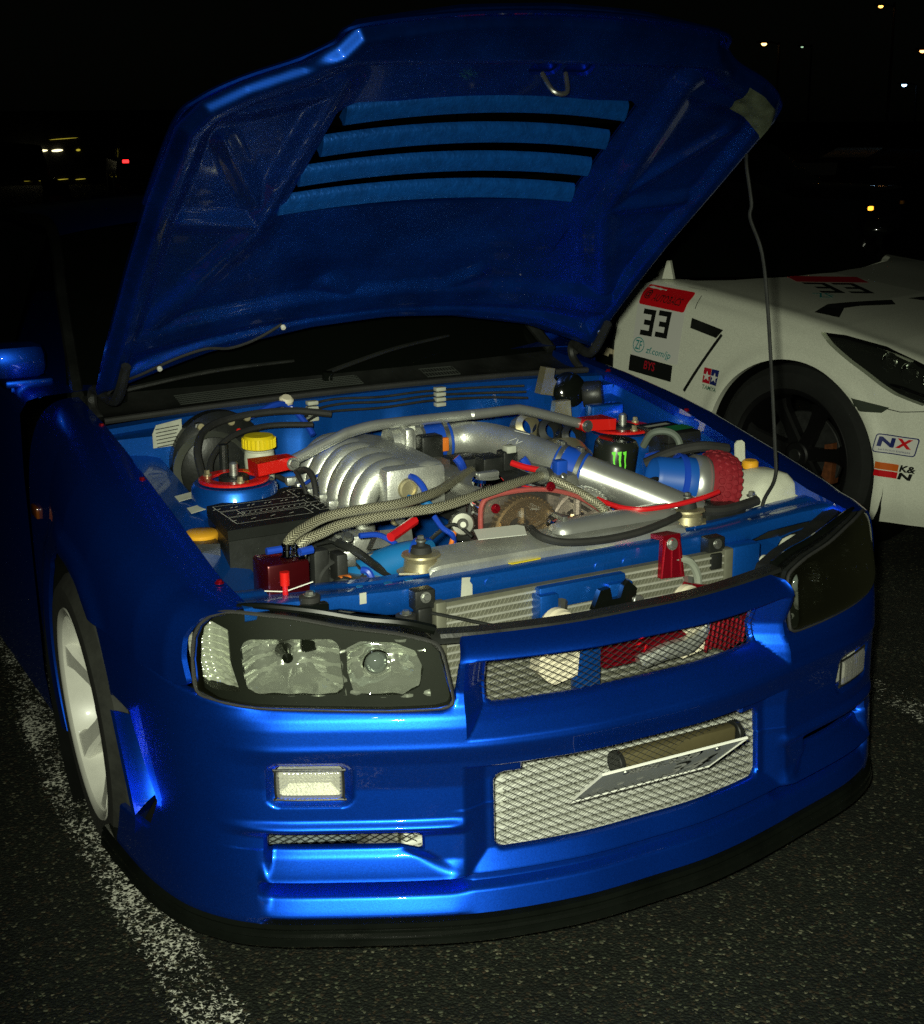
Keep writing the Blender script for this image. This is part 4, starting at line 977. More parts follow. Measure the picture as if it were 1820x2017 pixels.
# ------------------------------------------------------------------ engine
# cast inlet plenum with six curved runners
b = MB(); P = []
sec = [(-.232, .780), (-.232, .830), (-.228, .860), (-.215, .878), (-.155, .895), (-.120, .888), (-.118, .866), (-.114, .82), (-.118, .77)]
for (y, k, dz) in ((.605, .90, -.004), (.610, .97, -.001), (.620, 1, 0), (.75, 1, .003), (.90, 1, .002), (.98, .97, -.004), (1.0, .85, -.02)):
    P.append([(-.18 + (x + .18) * k, y, .84 + (z - .84) * k + dz) for x, z in sec])
b.grid(np.array(P)); b.add([p for p in P[0]], [tuple(range(len(sec)))])
plen = b.build('inlet_plenum', M['alu'], car, angle=45)
for k in range(6):
    y = .672 + .062 * k
    pts = [(-.165, y, .862), (-.210, y - .001, .868), (-.252, y - .004, .858), (-.283, y - .007, .822), (-.294, y - .009, .775), (-.291, y - .009, .70)]
    MB().tube(pts, [.022, .028, .0300, .0300, .0295, .029], 20, 7).build('inlet_runner', M['alu'], plen)
    MB().box((-.318, y - .009 + .033, .785), (.016, .010, .010), bev=.003).build('runner_boss', M['alu'], plen)
MB().box((-.188, .624, .836), (.074, .024, .052), bev=.014).build('plenum_end', M['alu'], plen)
MB().lathe([(1e-4, 0), (.022, 0), (.024, .004), (.022, .009), (.017, .010), (.016, .006), (1e-4, .006)], (-.212, .601, .842), (0, -1, 0), 28).build('core_plug', M['zinc'], plen)
MB().box((-.318, .80, .735), (.030, .21, .02), bev=.005).build('inlet_flange', M['alu'], plen)
MB().lathe([(.010, 0), (.010, .022), (1e-4, .023)], (-.262, .93, .868), (0, 0, 1), 14).lathe([(.010, 0), (.010, .022), (1e-4, .023)], (-.245, .93, .872), (0, 0, 1), 14).build('plenum_boss', M['alu'], plen)
# fuel rail / cast pieces below the runners
MB().box((-.43, .60, .70), (.05, .09, .05), bev=.012).box((-.40, .45, .69), (.07, .05, .035), bev=.008).build('alternator', M['steel'], car)
b = MB()
for k in range(6): b.lathe([(.048, 0), (.052, .004), (.048, .008)], (-.45 + .0, .47 - .008 * k, .715), (0, -1, 0), 30)
b.build('alternator_pulley', M['dark'], car)
# throttle body, blue couplers and the two charge pipes
th = MB().lathe([(.050, -.03), (.052, 0), (.046, .004), (.043, .03), (.048, .034), (.048, .045)], (-.100, .862, .872), (1, -.10, -.01), 30).box((-.08, .862, .924), (.016, .012, .014), bev=.004).box((-.100, .862, .872), (.012, .058, .052), bev=.008)
th.build('throttle_body', M['alu'], car)
def coupler(name, a, c, r, m=M['silicone']):
    a = Vector(a); c = Vector(c); ax = (c - a); L = ax.length
    o = MB().lathe([(r - .002, 0), (r, .002), (r, L - .002), (r - .002, L)], a, ax, 32).build('coupler', m, car)
    for t in (.16, .84):
        MB().lathe([(r + .0005, L * t - .006), (r + .002, L * t - .005), (r + .002, L * t + .005), (r + .0005, L * t + .006)], a, ax, 32).build('hose_clamp', M['steel'], o)
        e = Vector((0, 0, 1)); MB().box(a + ax * t + e * (r + .004), (.006, .010, .006), bev=.002).build('clamp_screw', M['steel'], o)
    return o
coupler('c', (-.062, .857, .873), (.022, .842, .877), .043)
MB().box((-.030, .775, .885), (.012, .006, .016), bev=.002).build('map_sensor', M['orange'], car); MB().box((-.062, .785, .88), (.028, .02, .03), bev=.006).build('throttle_sensor', M['black'], car)
MB().tube([(.017, .843, .877), (.06, .830, .88), (.098, .785, .880), (.124, .70, .876), (.145, .60, .866), (.157, .545, .857)], .039, 28, 7).build('charge_pipe', M['alu'], car)
MB().tube([(.06, .845, .92), (.062, .845, .933), (.085, .833, .933)], .010, 10, 4).build('pipe_boss', M['alu'], car)
coupler('c', (.145, .560, .863), (.187, .508, .846), .046)
MB().tube([(.180, .515, .849), (.245, .462, .820), (.315, .405, .787), (.385, .350, .752)], .0405, 30, 8).build('charge_pipe', M['alu_pol'], car)
MB().box((.112, .495, .868), (.014, .012, .020), bev=.004).build('clamp_cover', M['silicone'], car); MB().disc((.104, .480, .848), (.1, -.6, .5), .008, .018, 12).build('hose_nipple', M['steel'], car)
print_on('pipe_marking', lines2d([((-.045, .0), (.0, .006)), ((-.02, -.018), (-.028, -.034)), ((-.012, -.02), (-.006, -.034)), ((-.006, -.034), (.002, -.02))], .0022), (.118, .640, .9125), (.22, -.95, -.12), (.8, .3, .45), M['white_ink'], car)
# engine block top: coil cover, cam covers, oil cap
MB().box((.015, .74, .80), (.13, .26, .05), bev=.02).build('cam_cover', M['dark'], car)
MB().box((.11, .72, .815), (.045, .25, .045), bev=.02).build('cam_cover', mat('cast_grey', (.22, .22, .20), .5, .6, bump=.3, bscale=200, var=.2), car)
MB().box((-.07, .72, .815), (.045, .25, .045), bev=.02).build('cam_cover', mat('cast_grey', (.22, .22, .20), .5, .6, bump=.3, bscale=200, var=.2), car)
oc_ = MB().lathe([(.036, 0), (.036, .012), (.030, .018), (1e-4, .018)], (-.068, .502, .852), (0, 0, 1), 30).build('oil_cap', M['chrome'], car)
MB().box((-.068, .502, .876), (.026, .009, .007), bev=.004).build('cap_grip', M['alu_pol'], oc_)
for (x, y, z, hx_, hy_, hz_) in ((.0, .62, .868, .026, .03, .018), (.038, .60, .876, .018, .018, .022), (-.03, .66, .86, .03, .03, .02)):
    MB().box((x, y, z), (hx_, hy_, hz_), bev=.004).build('coil_connector', M['black'], car)
MB().box((.040, .592, .902), (.012, .012, .008), bev=.002).build('connector_tab', M['label'], car)
for (p, c) in (((.07, .56, .86), 'blue_tube'), ((-.075, .60, .872), 'blue_tube')):
    MB().tube([p, (p[0] - .01, p[1] - .008, p[2] + .014), (p[0] - .018, p[1] - .004, p[2] + .026)], .010, 8, 4).build('hose_end', M[c], car)
# timing cover: clear red-tinted shell over two cam gears
out = spline([(-.132, .74), (-.136, .80), (-.132, .838), (-.110, .853), (-.04, .857), (.03, .849), (.10, .826), (.155, .792), (.195, .763), (.205, .74)], 6)
P = np.array([[(x * k + (1 - k) * .02, y, .74 + (z - .74) * k) for x, z in out] for (k, y) in ((1.0, .475), (1.0, .418), (.985, .410), (.965, .407))])
cv = MB().grid(P); 
tc_ = cv.build('timing_cover', M['smoke'], car, angle=50)
P = np.array([[(x * k + (1 - k) * .02, .407, .74 + (z - .74) * k) for x, z in out] for k in (.965, .6, .2)])
MB().grid(P).build('cover_face', clear_mat('clear_face', (.93, .84, .80), .02, .08, .02), tc_)
MB().tube([(x, .412, z) for x, z in out], .0055, 8, 1, smooth=False).build('cover_flange', mat('pink_edge', (.46, .10, .09), .25, coat=.4, trans=.3), tc_)
for (x, z) in ((-.105, .828), (.03, .858)):
    MB().hexbolt((x, .404, z), (0, -1, .2), .007, .012).build('cover_bolt', M['red_ano'], tc_)
bronze = mat('bronze_gear', (.34, .27, .14), .35, .85, var=.15)
for (x, m) in ((-.012, bronze), (.130, M['alu'])):
    b = MB(); n = 48; prof = []
    b.lathe([(.030, -.010), (.050, -.010), (.054, -.004), (.074, -.004), (.080, .0), (.080, .018), (.074, .020)], (x, .452, .752), (0, -1, 0), 60)
    for k in range(n):
        a = 2 * math.pi * k / n; b.box((x + .0815 * math.cos(a), .443, .752 + .0815 * math.sin(a)), (.0022, .010, .0022))
    for k in range(5):
        a = 2 * math.pi * k / 5 + .3; b.tube([(x + .02 * math.cos(a), .452, .752 + .02 * math.sin(a)), (x + .055 * math.cos(a), .452, .752 + .055 * math.sin(a))], .009, 8, 1, smooth=False)
    gq = b.build('cam_gear', m, car)
    MB().hexbolt((x, .450, .752), (0, -1, 0), .014, .02).build('gear_bolt', M['black'], gq)
MB().tube([(x, .46, z - .012) for x, z in out[6:-6]], .005, 6, 1, smooth=False).build('timing_belt', M['rubber'], car)
idl = MB().lathe([(.010, 0), (.022, 0), (.025, .006), (.022, .012), (.012, .014), (.011, .03), (.006, .034), (1e-4, .034)], (-.172, .425, .800), (-.4, -.85, .2), 28).build('tensioner_pulley', mat('dull_steel', (.22, .22, .19), .5, .7, var=.2), car)
# braided hoses
def braid_mat():
    m, n, l, b = new_mat('braided_hose'); at = n.new('ShaderNodeAttribute'); at.attribute_name = 'tube'; 
    se = n.new('ShaderNodeSeparateXYZ'); l.new(at.outputs['Vector'], se.inputs[0])
    # chevrons from the running length and the angle
    ab = n.new('ShaderNodeMath'); ab.operation = 'PINGPONG'; ab.inputs[1].default_value = .125; l.new(se.outputs['Y'], ab.inputs[0])
    ad = n.new('ShaderNodeMath'); ad.operation = 'MULTIPLY_ADD'; ad.inputs[1].default_value = .075; l.new(ab.outputs[0], ad.inputs[0]); l.new(se.outputs['X'], ad.inputs[2])
    mu = n.new('ShaderNodeMath'); mu.operation = 'MULTIPLY'; mu.inputs[1].default_value = 2 * math.pi / .0062; l.new(ad.outputs[0], mu.inputs[0])
    si = n.new('ShaderNodeMath'); si.operation = 'SINE'; l.new(mu.outputs[0], si.inputs[0])
    mr = n.new('ShaderNodeMapRange'); mr.inputs[1].default_value = -.5; mr.inputs[2].default_value = .5; l.new(si.outputs[0], mr.inputs[0])
    mx = n.new('ShaderNodeMix'); mx.data_type = 'RGBA'; mx.inputs[6].default_value = (.06, .055, .035, 1); mx.inputs[7].default_value = (.40, .38, .27, 1)
    l.new(mr.outputs[0], mx.inputs[0]); l.new(mx.outputs[2], b.inputs['Base Color'])
    b.inputs['Roughness'].default_value = .5; b.inputs['Metallic'].default_value = .3
    bp = n.new('ShaderNodeBump'); bp.inputs['Distance'].default_value = .0015; bp.inputs['Strength'].default_value = .8; l.new(mr.outputs[0], bp.inputs['Height']); l.new(bp.outputs[0], b.inputs['Normal'])
    return m
M['braid'] = braid_mat()
def braided(name, pts, r, seg=16, n=12):
    P = spline(pts, n); L = np.concatenate([[0], np.cumsum(np.linalg.norm(np.diff(P, axis=0), axis=1))])
    b = MB(); b.tube(P, r, seg, 1, smooth=False, cap=False); o = b.build(name, M['braid'], car)
    a = o.data.attributes.new('tube', 'FLOAT_VECTOR', 'POINT')
    ang = [(k / seg if k <= seg / 2 else 1 - k / seg) for k in range(seg)]
    a.data.foreach_set('vector', [c for i in range(len(P)) for k in range(seg) for c in (L[i], ang[k], 0)])
    return o
braided('braided_hose', [(-.590, .352, .838), (-.575, .358, .850), (-.545, .372, .858), (-.493, .390, .868), (-.425, .392, .872), (-.326, .396, .872), (-.215, .455, .868), (-.10, .565, .862), (-.045, .615, .858)], .0102)
braided('braided_hose', [(-.572, .340, .834), (-.556, .338, .845), (-.525, .340, .852), (-.485, .345, .861), (-.42, .345, .866), (-.34, .345, .867), (-.26, .348, .867), (-.164, .374, .871), (-.048, .418, .872), (.05, .468, .866)], .0102)
braided('braided_hose', [(.055, .47, .862), (.072, .446, .856), (.095, .425, .842), (.128, .405, .820), (.148, .376, .798), (.15, .36, .77)], .0100)
MB().tube([(.045, .462, .868), (.062, .470, .864)], .019, 12, 1, smooth=False).build('hose_joint', M['steel'], car)
# red catch tank with sight tube and two alloy fittings
ct = MB().box((-.600, .365, .762), (.043, .042, .048), bev=.006).build('catch_tank', M['red_dark'], car)
for (x, y) in ((-.592, .330), (-.570, .322)):
    o = MB().disc((x, y + .02, .808), (0, 0, 1), .014, .008, 6).lathe([(.010, 0), (.010, .012), (.012, .014), (.012, .024)], (x, y + .02, .814), (.1, .15, 1), 16).build('hose_fitting', M['chrome'], ct)
MB().tube([(-.635, .345, .832), (-.605, .345, .832)], .007, 8, 1, smooth=False).build('fitting_collar', M['blue_tube'], ct); MB().tube([(-.575, .328, .826), (-.548, .332, .826)], .008, 8, 1, smooth=False).build('fitting_collar', M['blue_tube'], ct)
MB().tube([(-.612, .316, .725), (-.612, .316, .775)], .0055, 10, 1, smooth=False).build('sight_tube', M['red_tube'], ct)
MB().tube([(-.612, .316, .770), (-.612, .316, .796)], .0095, 12, 1, smooth=False).build('sight_tube_cap', M['red'], ct)
for z in (.748,): MB().tube([(-.652, .3192, z + .016), (-.612, .3188, z + .008), (-.554, .3192, z + .018)], .0012, 5, 1, smooth=False).build('tank_seam', M['white_ink'], ct)
# relay / fuse box with its printed lid
fz = .822
lid = [(-.640, .548), (-.402, .550), (-.377, .806), (-.410, .822), (-.435, .805), (-.615, .752)]
fb = MB().prism(lid, .022, (0, 0, fz - .022)).build('fuse_box_lid', mat('lid_plastic', (.008, .009, .008), .65, spec=.2, var=.3), car, smooth=False)
MB().prism([(x * .985 - .008, y * .99 + .006) for x, y in lid], .15, (0, 0, fz - .173)).prism([(-.685, .62), (-.64, .60), (-.62, .765), (-.665, .775)], .12, (0, 0, fz - .16)).build('fuse_box', M['black'], fb, smooth=False)
seg = []
FX = .018; FY = .0
def cell(x0, y0, x1, y1):
    x0 += FX; x1 += FX; y0 += FY; y1 += FY
    seg.extend([((x0, y0), (x1, y0)), ((x1, y0), (x1, y1)), ((x1, y1), (x0, y1)), ((x0, y1), (x0, y0))])
for i in range(5): cell(-.625 + .038 * i, .735 - .002 * i, -.587 + .038 * i, .690)
for i in range(4): cell(-.625 + .042 * i, .585, -.583 + .042 * i, .635)
cell(-.625, .640, -.59, .685)
for i in range(14): cell(-.585 + .0125 * i, .645, -.5725 + .0125 * i, .668)
for i in range(3):
    for j in range(7): cell(-.435 + .012 * i, .60 + .027 * j, -.423 + .012 * i, .627 + .027 * j)
print_on('lid_print', lines2d(seg, .0013), (0, 0, fz), (1, 0, 0), (0, 1, 0), M['white_ink'], fb)
ticks = [((-.615 + .038 * i + dx, .708), (-.607 + .038 * i + dx, .714)) for i in range(5) for dx in (0, .01)] + [((-.61 + .042 * i, .606), (-.598 + .042 * i, .612)) for i in range(4)] + [((-.58 + .0125 * i, .654), (-.575 + .0125 * i, .66)) for i in range(14)] + [((-.432 + .012 * i, .612 + .027 * j), (-.426 + .012 * i, .616 + .027 * j)) for i in range(3) for j in range(7)]
print_on('lid_print', lines2d(ticks, .0022), (0, 0, fz), (1, 0, 0), (0, 1, 0), M['white_ink'], fb)
MB().box((-.49, .44, .735), (.016, .014, .055), bev=.004).box((-.452, .43, .72), (.012, .02, .06), bev=.004).build('relay_bracket', M['dark'], car)
# washer filler, brake reservoir and booster
MB().lathe([(.024, -.06), (.027, -.015), (.030, -.012), (.036, .008), (.036, .014), (.030, .018), (1e-4, .018)], (-.655, .672, .775), (0, 0, 1), 28).build('washer_cap', M['orange_y'], car)
MB().lathe([(.022, -.16), (.026, -.06), (.024, -.02)], (-.655, .672, .775), (0, 0, 1), 24).build('washer_neck', M['tank_w'], car)
MB().lathe([(.11, .0), (.118, .02), (.118, .05), (.10, .07), (.05, .085), (1e-4, .088)], (-.455, 1.17, .83), (0, -1, 0), 44).build('brake_booster', M['black'], car)
MB().lathe([(.032, -.10), (.036, -.03), (.034, -.012), (.030, -.01)], (-.405, .985, .885), (0, 0, 1), 26).build('brake_reservoir', M['tank_w'], car)
b = MB().lathe([(.034, -.014), (.037, -.012), (.037, .012), (.033, .017), (.015, .018), (1e-4, .017)], (-.405, .985, .893), (0, 0, 1), 28)
for k in range(24): b.box((-.405 + .0372 * math.cos(k * .2618), .985 + .0372 * math.sin(k * .2618), .893), (.002, .002, .011))
b.build('brake_reservoir_cap', M['yellow'], car)
MB().lathe([(.09, 0), (.094, .03), (.08, .05)], (-.50, 1.06, .82), (-.1, -1, .2), 30).build('booster_ring', mat('dull_ring', (.10, .105, .085), .5, .3, var=.3), car)
MB().tube([(-.495, .98, .80), (-.495, .975, .90)], .010, 10, 1, smooth=False).build('reservoir_post', M['black'], car)
# strut brace: red feet, alloy bar
for sx in (-1, 1):
    pl = []
    n = 40
    b = MB().lathe([(.050, 0), (.050, .006), (.074, .006), (.078, .004), (.078, .0), (.050, 0)], (sx * .52, .84, .850), (0, 0, 1), n)
    b.prism([(-.062, -.045), (.02, -.055), (.118, -.018), (.118, .020), (.02, .058), (-.062, .04)] if sx < 0 else [(.062, .045), (-.02, .055), (-.118, .018), (-.118, -.020), (-.02, -.058), (.062, -.04)], .008, (sx * .50 + (-.0), .835, .8495), (1, 0, 0), (0, 1, 0)) if False else None
    b.prism([(0, -.03), (.088, -.018), (.088, .018), (0, .035)] if sx < 0 else [(0, .035), (-.088, .018), (-.088, -.018), (0, -.03)], .028, (sx * .475, .835, .858), (1, 0, .05 if sx < 0 else -.05), (0, 1, 0))
    br = b.build('brace_foot', M['red'], car, smooth=False)
    MB().disc((sx * .392, .845, .876), (0, -1, 0), .016, .036, 22).build('brace_pivot', M['red'], br)
    MB().hexbolt((sx * .392, .809, .876), (0, -1, .1), .010, .010).build('brace_bolt', M['steel'], br)
MB().tube([(-.388, .828, .878), (-.27, .836, .917), (-.235, .839, .926), (-.17, .84, .934), (-.06, .84, .934), (.10, .84, .932), (.19, .84, .932), (.235, .84, .926), (.388, .830, .878)], .0125, 16, 5).build('strut_brace', M['alu_pol'], car)
# far side: black drink can, filter with red foam, overflow tank, relays, labels
can = MB().lathe([(1e-4, -.085), (.048, -.085), (.054, -.076), (.054, .045), (.050, .054), (.046, .060), (.040, .058), (1e-4, .056)], (.410, .715, .80), (.1, -.05, 1), 32)
cano = can.build('catch_can', mat('black_can', (.012, .014, .011), .3, coat=.4), car)
def cyl_print(name, polys, c, r, a0, m, parent):
    V = []; F = []
    for p in polys:
        k = len(V)
        for (u_, w_) in p: a = a0 + u_ / r; V.append((c[0] + r * math.sin(a) , c[1] - r * math.cos(a), c[2] + w_))
        F.append(tuple(range(k, k + len(p))))
    return mesh(name, V, F, m, parent, False)
claw = []
for i, (dx, L, w) in enumerate(((-.014, .044, .005), (0, .056, .0055), (.013, .046, .0042))):
    claw.append([(dx - w / 2 - .004, .026), (dx + w / 2 + .001, .028), (dx + w / 2, .015), (dx + w / 2 - .001, .004), (dx + w / 2 + .0005, -.008), (dx + .0005, .028 - L), (dx - .0015, .032 - L), (dx - w / 2 + .001, -.004), (dx - w / 2 - .0005, .008), (dx - w / 2, .018), (dx - w / 2 - .003, .021)])
cyl_print('claw_mark', claw, (.413, .713, .812), .0552, R(-24), M['green_ink'], cano)
MB().lathe([(.085, 0), (.088, .01), (.088, .05), (.07, .06)], (.36, .90, .84), (0, 0, 1), 36).build('airflow_housing', M['black'], car) if False else None
fo = np.array((.525, .465, .782)); fax = Vector((-.93, .28, .18)).normalized()
MB().lathe([(.062, .030), (.066, .036), (.066, .062), (.062, .068)], fo, fax, 40).build('filter_clamp', M['alu_pol'], car)
filt = MB().lathe([(1e-4, -.042), (.050, -.042), (.070, -.034), (.079, -.015), (.081, .006), (.077, .026), (.068, .034)], fo, fax, 48).build('air_filter', M['red_foam'], car)
hexes = MB(); fx1 = fax.orthogonal().normalized(); fx2 = fax.cross(fx1)
for j, (hh, rr) in enumerate(((-.028, .0755), (-.013, .0815), (.003, .0835), (.019, .0815))):
    n = 26
    for k in range(n):
        a = 2 * math.pi * (k + .5 * (j % 2)) / n; c = Vector(fo) + fax * hh + (fx1 * math.cos(a) + fx2 * math.sin(a)) * (rr - .004)
        hexes.lathe([(1e-4, .0036), (.0066, .0034), (.0084, .0018), (.0090, -.001)], c, (fx1 * math.cos(a) + fx2 * math.sin(a)), 6)
tag(hexes.build('foam_cells', M['red_foam'], filt, smooth=False), kind='stuff')
MB().lathe([(.058, .062), (.058, .09), (.052, .10), (.050, .15), (.045, .16)], fo, fax, 36).build('filter_hose', mat('blue_hose', (.006, .075, .36), .45), car)
MB().lathe([(.060, .088), (.064, .090), (.064, .102), (.060, .104)], fo, fax, 36).build('filter_clamp', M['blue_tube'], car)
MB().tube([(.42, .60, .82), (.47, .56, .85), (.53, .53, .862), (.60, .52, .85)], .013, 9, 5).build('intake_hose', M['rubber'], car)
P = []
for (z, k, sx2) in ((.60, .8, 1), (.66, .95, 1), (.70, 1, 1), (.745, .97, .95), (.778, .85, .85), (.798, .65, .65), (.806, .35, .35), (.807, .02, .02)):
    row = []
    for q in np.linspace(0, 2 * math.pi, 29):
        c_, s_ = math.cos(q), math.sin(q); row.append((.650 + .086 * k * math.copysign(abs(c_) ** .5, c_) * (1 if c_ > 0 else sx2), .455 + .075 * k * math.copysign(abs(s_) ** .5, s_), z))
    P.append(row)
ot = MB().grid(np.array(P)).build('overflow_tank', M['tank_w'], car, angle=60)
MB().lathe([(.017, 0), (.020, .002), (.020, .016), (.016, .020), (1e-4, .020)], (.655, .50, .800), (0, 0, 1), 22).build('overflow_cap', M['orange_y'], ot)
MB().prism([(-.014, 0), (.014, 0), (.014, .045), (.006, .052), (-.006, .052), (-.014, .045)], .005, (.655, .54, .808), (1, 0, 0), (0, .1, 1)).build('tank_tab', M['tank_w'], ot)
MB().box((.53, .60, .80), (.030, .028, .022), bev=.004).build('relay', M['black'], car); MB().box((.50, .575, .775), (.028, .02, .02), bev=.004).build('relay_plug', M['cream'], car)
MB().tube([(.45, .63, .82), (.465, .60, .828), (.49, .58, .80), (.50, .56, .77)], .016, 9, 5).build('boost_hose', M['blue_tube'], car)
MB().tube([(.44, .55, .775), (.49, .545, .765), (.53, .53, .772)], .006, 7, 4).build('vacuum_tube', M['blue_tube'], car)
bx = MB().box((.585, .735, .835), (.05, .07, .03), bev=.004).build('relay_box', M['black'], car)
print_on('green_label', rect2d(.075, .05), (.600, .715, .8655), (1, .1, 0), (0, 1, 0), M['green_lbl'], bx); print_on('white_label', rect2d(.075, .018), (.572, .765, .8655), (1, .1, 0), (0, 1, 0), M['label'], bx)
print_on('rating_label', rect2d(.070, .030), (.562, .655, .826), (1, -.05, 0), (0, .6, .8), M['label'], car); MB().box((.562, .668, .820), (.04, .012, .022)).build('relay_box', M['black'], car)
MB().tube([(.50, .72, .83), (.505, .69, .868), (.535, .665, .872), (.555, .65, .85), (.556, .64, .80)], .009, 8, 6).build('breather_hose', mat('grey_tube', (.10, .12, .10), .6), car)
# brackets and valve at the far back corner
MB().lathe([(1e-4, -.01), (.04, -.01), (.048, 0), (.048, .018), (.04, .028), (.02, .034), (1e-4, .036)], (.525, 1.11, .905), (-.2, -.9, .3), 30).build('wiper_motor', M['black_gloss'], car)
MB().lathe([(.033, 0), (.036, .006), (.036, .045), (.032, .052), (1e-4, .053)], (.565, 1.09, .892), (.75, -.6, .1), 26).build('wiper_motor', M['black'], car)
MB().box((.565, 1.062, .898), (.010, .006, .016), bev=.002).build('motor_clip', M['steel'], car)
MB().prism([(-.03, -.02), (.02, -.03), (.03, .0), (.012, .02), (.016, .045), (-.012, .05), (-.02, .02)], .03, (.465, 1.13, .925), (1, 0, 0), (0, 0, 1)).build('motor_bracket', M['zinc'], car)
MB().prism([(-.03, -.03), (.03, -.02), (.025, .03), (-.02, .03)], .02, (.46, 1.05, .865), (1, 0, 0), (0, 0, 1)).build('motor_bracket', M['zinc'], car)
MB().box((.565, .99, .855), (.05, .02, .03), bev=.006).build('side_panel', M['blue_in'], car)
for k in range(3): MB().lathe([(.030, 0), (.034, .01), (.034, .05), (.02, .06)], (.30 + .05 * k, .98 - .03 * k, .845 - .012 * k), (-.1, -1, .4), 22).build('turbo_pipe', (M['zinc'], M['dark'], M['black'])[k], car)
# loom, hoses and small fittings over the firewall
def hose(pts, r, m='rubber', name='hose', seg=8): return MB().tube(pts, r, seg, 7).build(name, M[m], car)
hose([(-.57, .90, .84), (-.555, .98, .895), (-.50, 1.06, .925), (-.40, 1.10, .935), (-.28, 1.10, .935), (-.18, 1.08, .92)], .009, 'rubber', 'loom')
hose([(-.56, .88, .83), (-.53, .96, .872), (-.46, 1.02, .905), (-.36, 1.05, .915), (-.25, 1.03, .91)], .007, 'rubber', 'loom')
hose([(-.44, 1.15, .90), (-.37, 1.13, .925), (-.30, 1.14, .945), (-.26, 1.15, .935), (-.235, 1.12, .90), (-.225, 1.09, .87)], .008, 'blue_tube', 'vacuum_hose')
hose([(-.22, 1.15, .915), (-.19, 1.17, .93), (-.12, 1.18, .935), (0, 1.18, .928), (.12, 1.18, .930), (.28, 1.18, .925), (.42, 1.16, .92)], .0035, 'dark', 'brake_pipe')
hose([(-.22, 1.15, .905), (-.18, 1.165, .918), (-.10, 1.175, .922), (.02, 1.175, .915), (.14, 1.175, .918), (.28, 1.17, .912), (.42, 1.15, .905)], .0035, 'dark', 'brake_pipe')
hose([(-.22, 1.14, .895), (-.15, 1.165, .907), (0, 1.168, .902), (.14, 1.168, .906), (.30, 1.16, .90), (.42, 1.14, .89)], .0035, 'dark', 'brake_pipe')
for x in (-.195, .165):
    b = MB()
    for k in range(4): b.box((x, 1.163, .895 + .0135 * k), (.014, .010, .005), bev=.002)
    b.build('pipe_clip', M['label'], car)
vb = MB().box((-.475, 1.125, .895), (.045, .022, .036), bev=.014).build('solenoid_block', M['black'], car)
for (x, z) in ((-.505, .918), (-.478, .92), (-.43, .922), (-.39, .928)): MB().disc((x, 1.105, z), (0, -1, .2), .009, .010, 14).build('terminal', M['zinc'], vb)
MB().disc((-.415, 1.10, .90), (0, -1, .2), .006, .012, 10).build('terminal', M['red'], vb)
MB().lathe([(.014, 0), (.018, .008), (.018, .02), (.012, .026), (1e-4, .026)], (-.265, 1.165, .935), (0, -.5, 1), 16).build('plug_cap', M['cream'], car)
MB().prism([(-.036, -.028), (.036, -.030), (.036, .032), (-.026, .026), (-.036, .006)], .0015, (-.575, 1.140, .902), (1, 0, .05), (0, .0, 1)).build('data_label', M['label'], car)
lt = [((-.028, .018 - .0085 * k), (.030 - .004 * (k % 3), .020 - .0085 * k)) for k in range(6)]
print_on('data_print', lines2d(lt, .0022), (-.575, 1.138, .900), (1, 0, .05), (0, 0, 1), M['dark'], car)
for (x, y, w) in ((-.590, .875, .105), (-.592, .808, .090)): MB().prism([(-w / 2, -.015), (w / 2, -.012), (w / 2, .014), (-w / 2, .015)], .0012, (x, y, float(zt(y)) - .062), (1, .05, .12), (0, 1, .16)).build('paper_label', M['label'], car)
hose([(-.385, .80, .86), (-.375, .77, .868), (-.372, .74, .850), (-.378, .71, .80), (-.38, .69, .75)], .007, 'rubber', 'loom')
hose([(-.39, .80, .86), (-.395, .77, .855), (-.39, .74, .82), (-.392, .73, .76)], .005, 'rubber', 'loom')
hose([(-.205, .598, .868), (-.200, .582, .866), (-.190, .566, .848), (-.186, .555, .82), (-.180, .56, .79)], .0075, 'blue_tube', 'vacuum_hose')
hose([(-.235, .55, .835), (-.215, .52, .832), (-.20, .50, .82)], .008, 'silicone_l', 'vacuum_hose')
hose([(-.23, .44, .82), (-.222, .42, .80), (-.205, .41, .785), (-.195, .42, .765)], .006, 'blue_tube', 'vacuum_hose')
hose([(-.185, .43, .79), (-.20, .415, .775), (-.205, .42, .75)], .005, 'orange', 'sensor_wire')
hose([(.018, .545, .882), (.035, .52, .876), (.058, .488, .872)], .007, 'red_tube', 'red_hose')
hose([(.170, .43, .806), (.176, .39, .802), (.190, .35, .800), (.225, .322, .800), (.30, .312, .803), (.37, .315, .808), (.42, .325, .812)], .0058, 'red_tube', 'red_hose')
hose([(-.345, .41, .80), (-.31, .43, .806), (-.27, .45, .815)], .010, 'red_tube', 'red_hose')
MB().prism([(-.045, -.012), (.05, -.012), (.05, .018), (-.02, .022)], .03, (-.33, .47, .775), (1, 0, 0), (0, .3, 1)).build('alloy_bracket', M['steel'], car)
hose([(-.30, .40, .71), (-.36, .40, .73), (-.42, .42, .78), (-.44, .46, .79)], .009, 'black', 'loom')
hose([(-.42, .38, .70), (-.46, .39, .73), (-.48, .42, .70)], .012, 'dark', 'loom'); MB().box((-.455, .395, .735), (.012, .008, .006), bev=.003).build('sensor_plug', M['orange'], car)
for k in range(14):
    p = np.array((random.uniform(-.46, -.16), random.uniform(.40, .56), random.uniform(.64, .74)))
    q = p + np.array((random.uniform(-.09, .09), random.uniform(-.05, .08), random.uniform(-.05, .06)))
    hose([tuple(p), tuple((p + q) / 2 + np.array((0, 0, random.uniform(-.02, .04)))), tuple(q)], random.uniform(.004, .011), random.choice(['black', 'rubber', 'dark', 'steel', 'blue_tube']), 'loom')
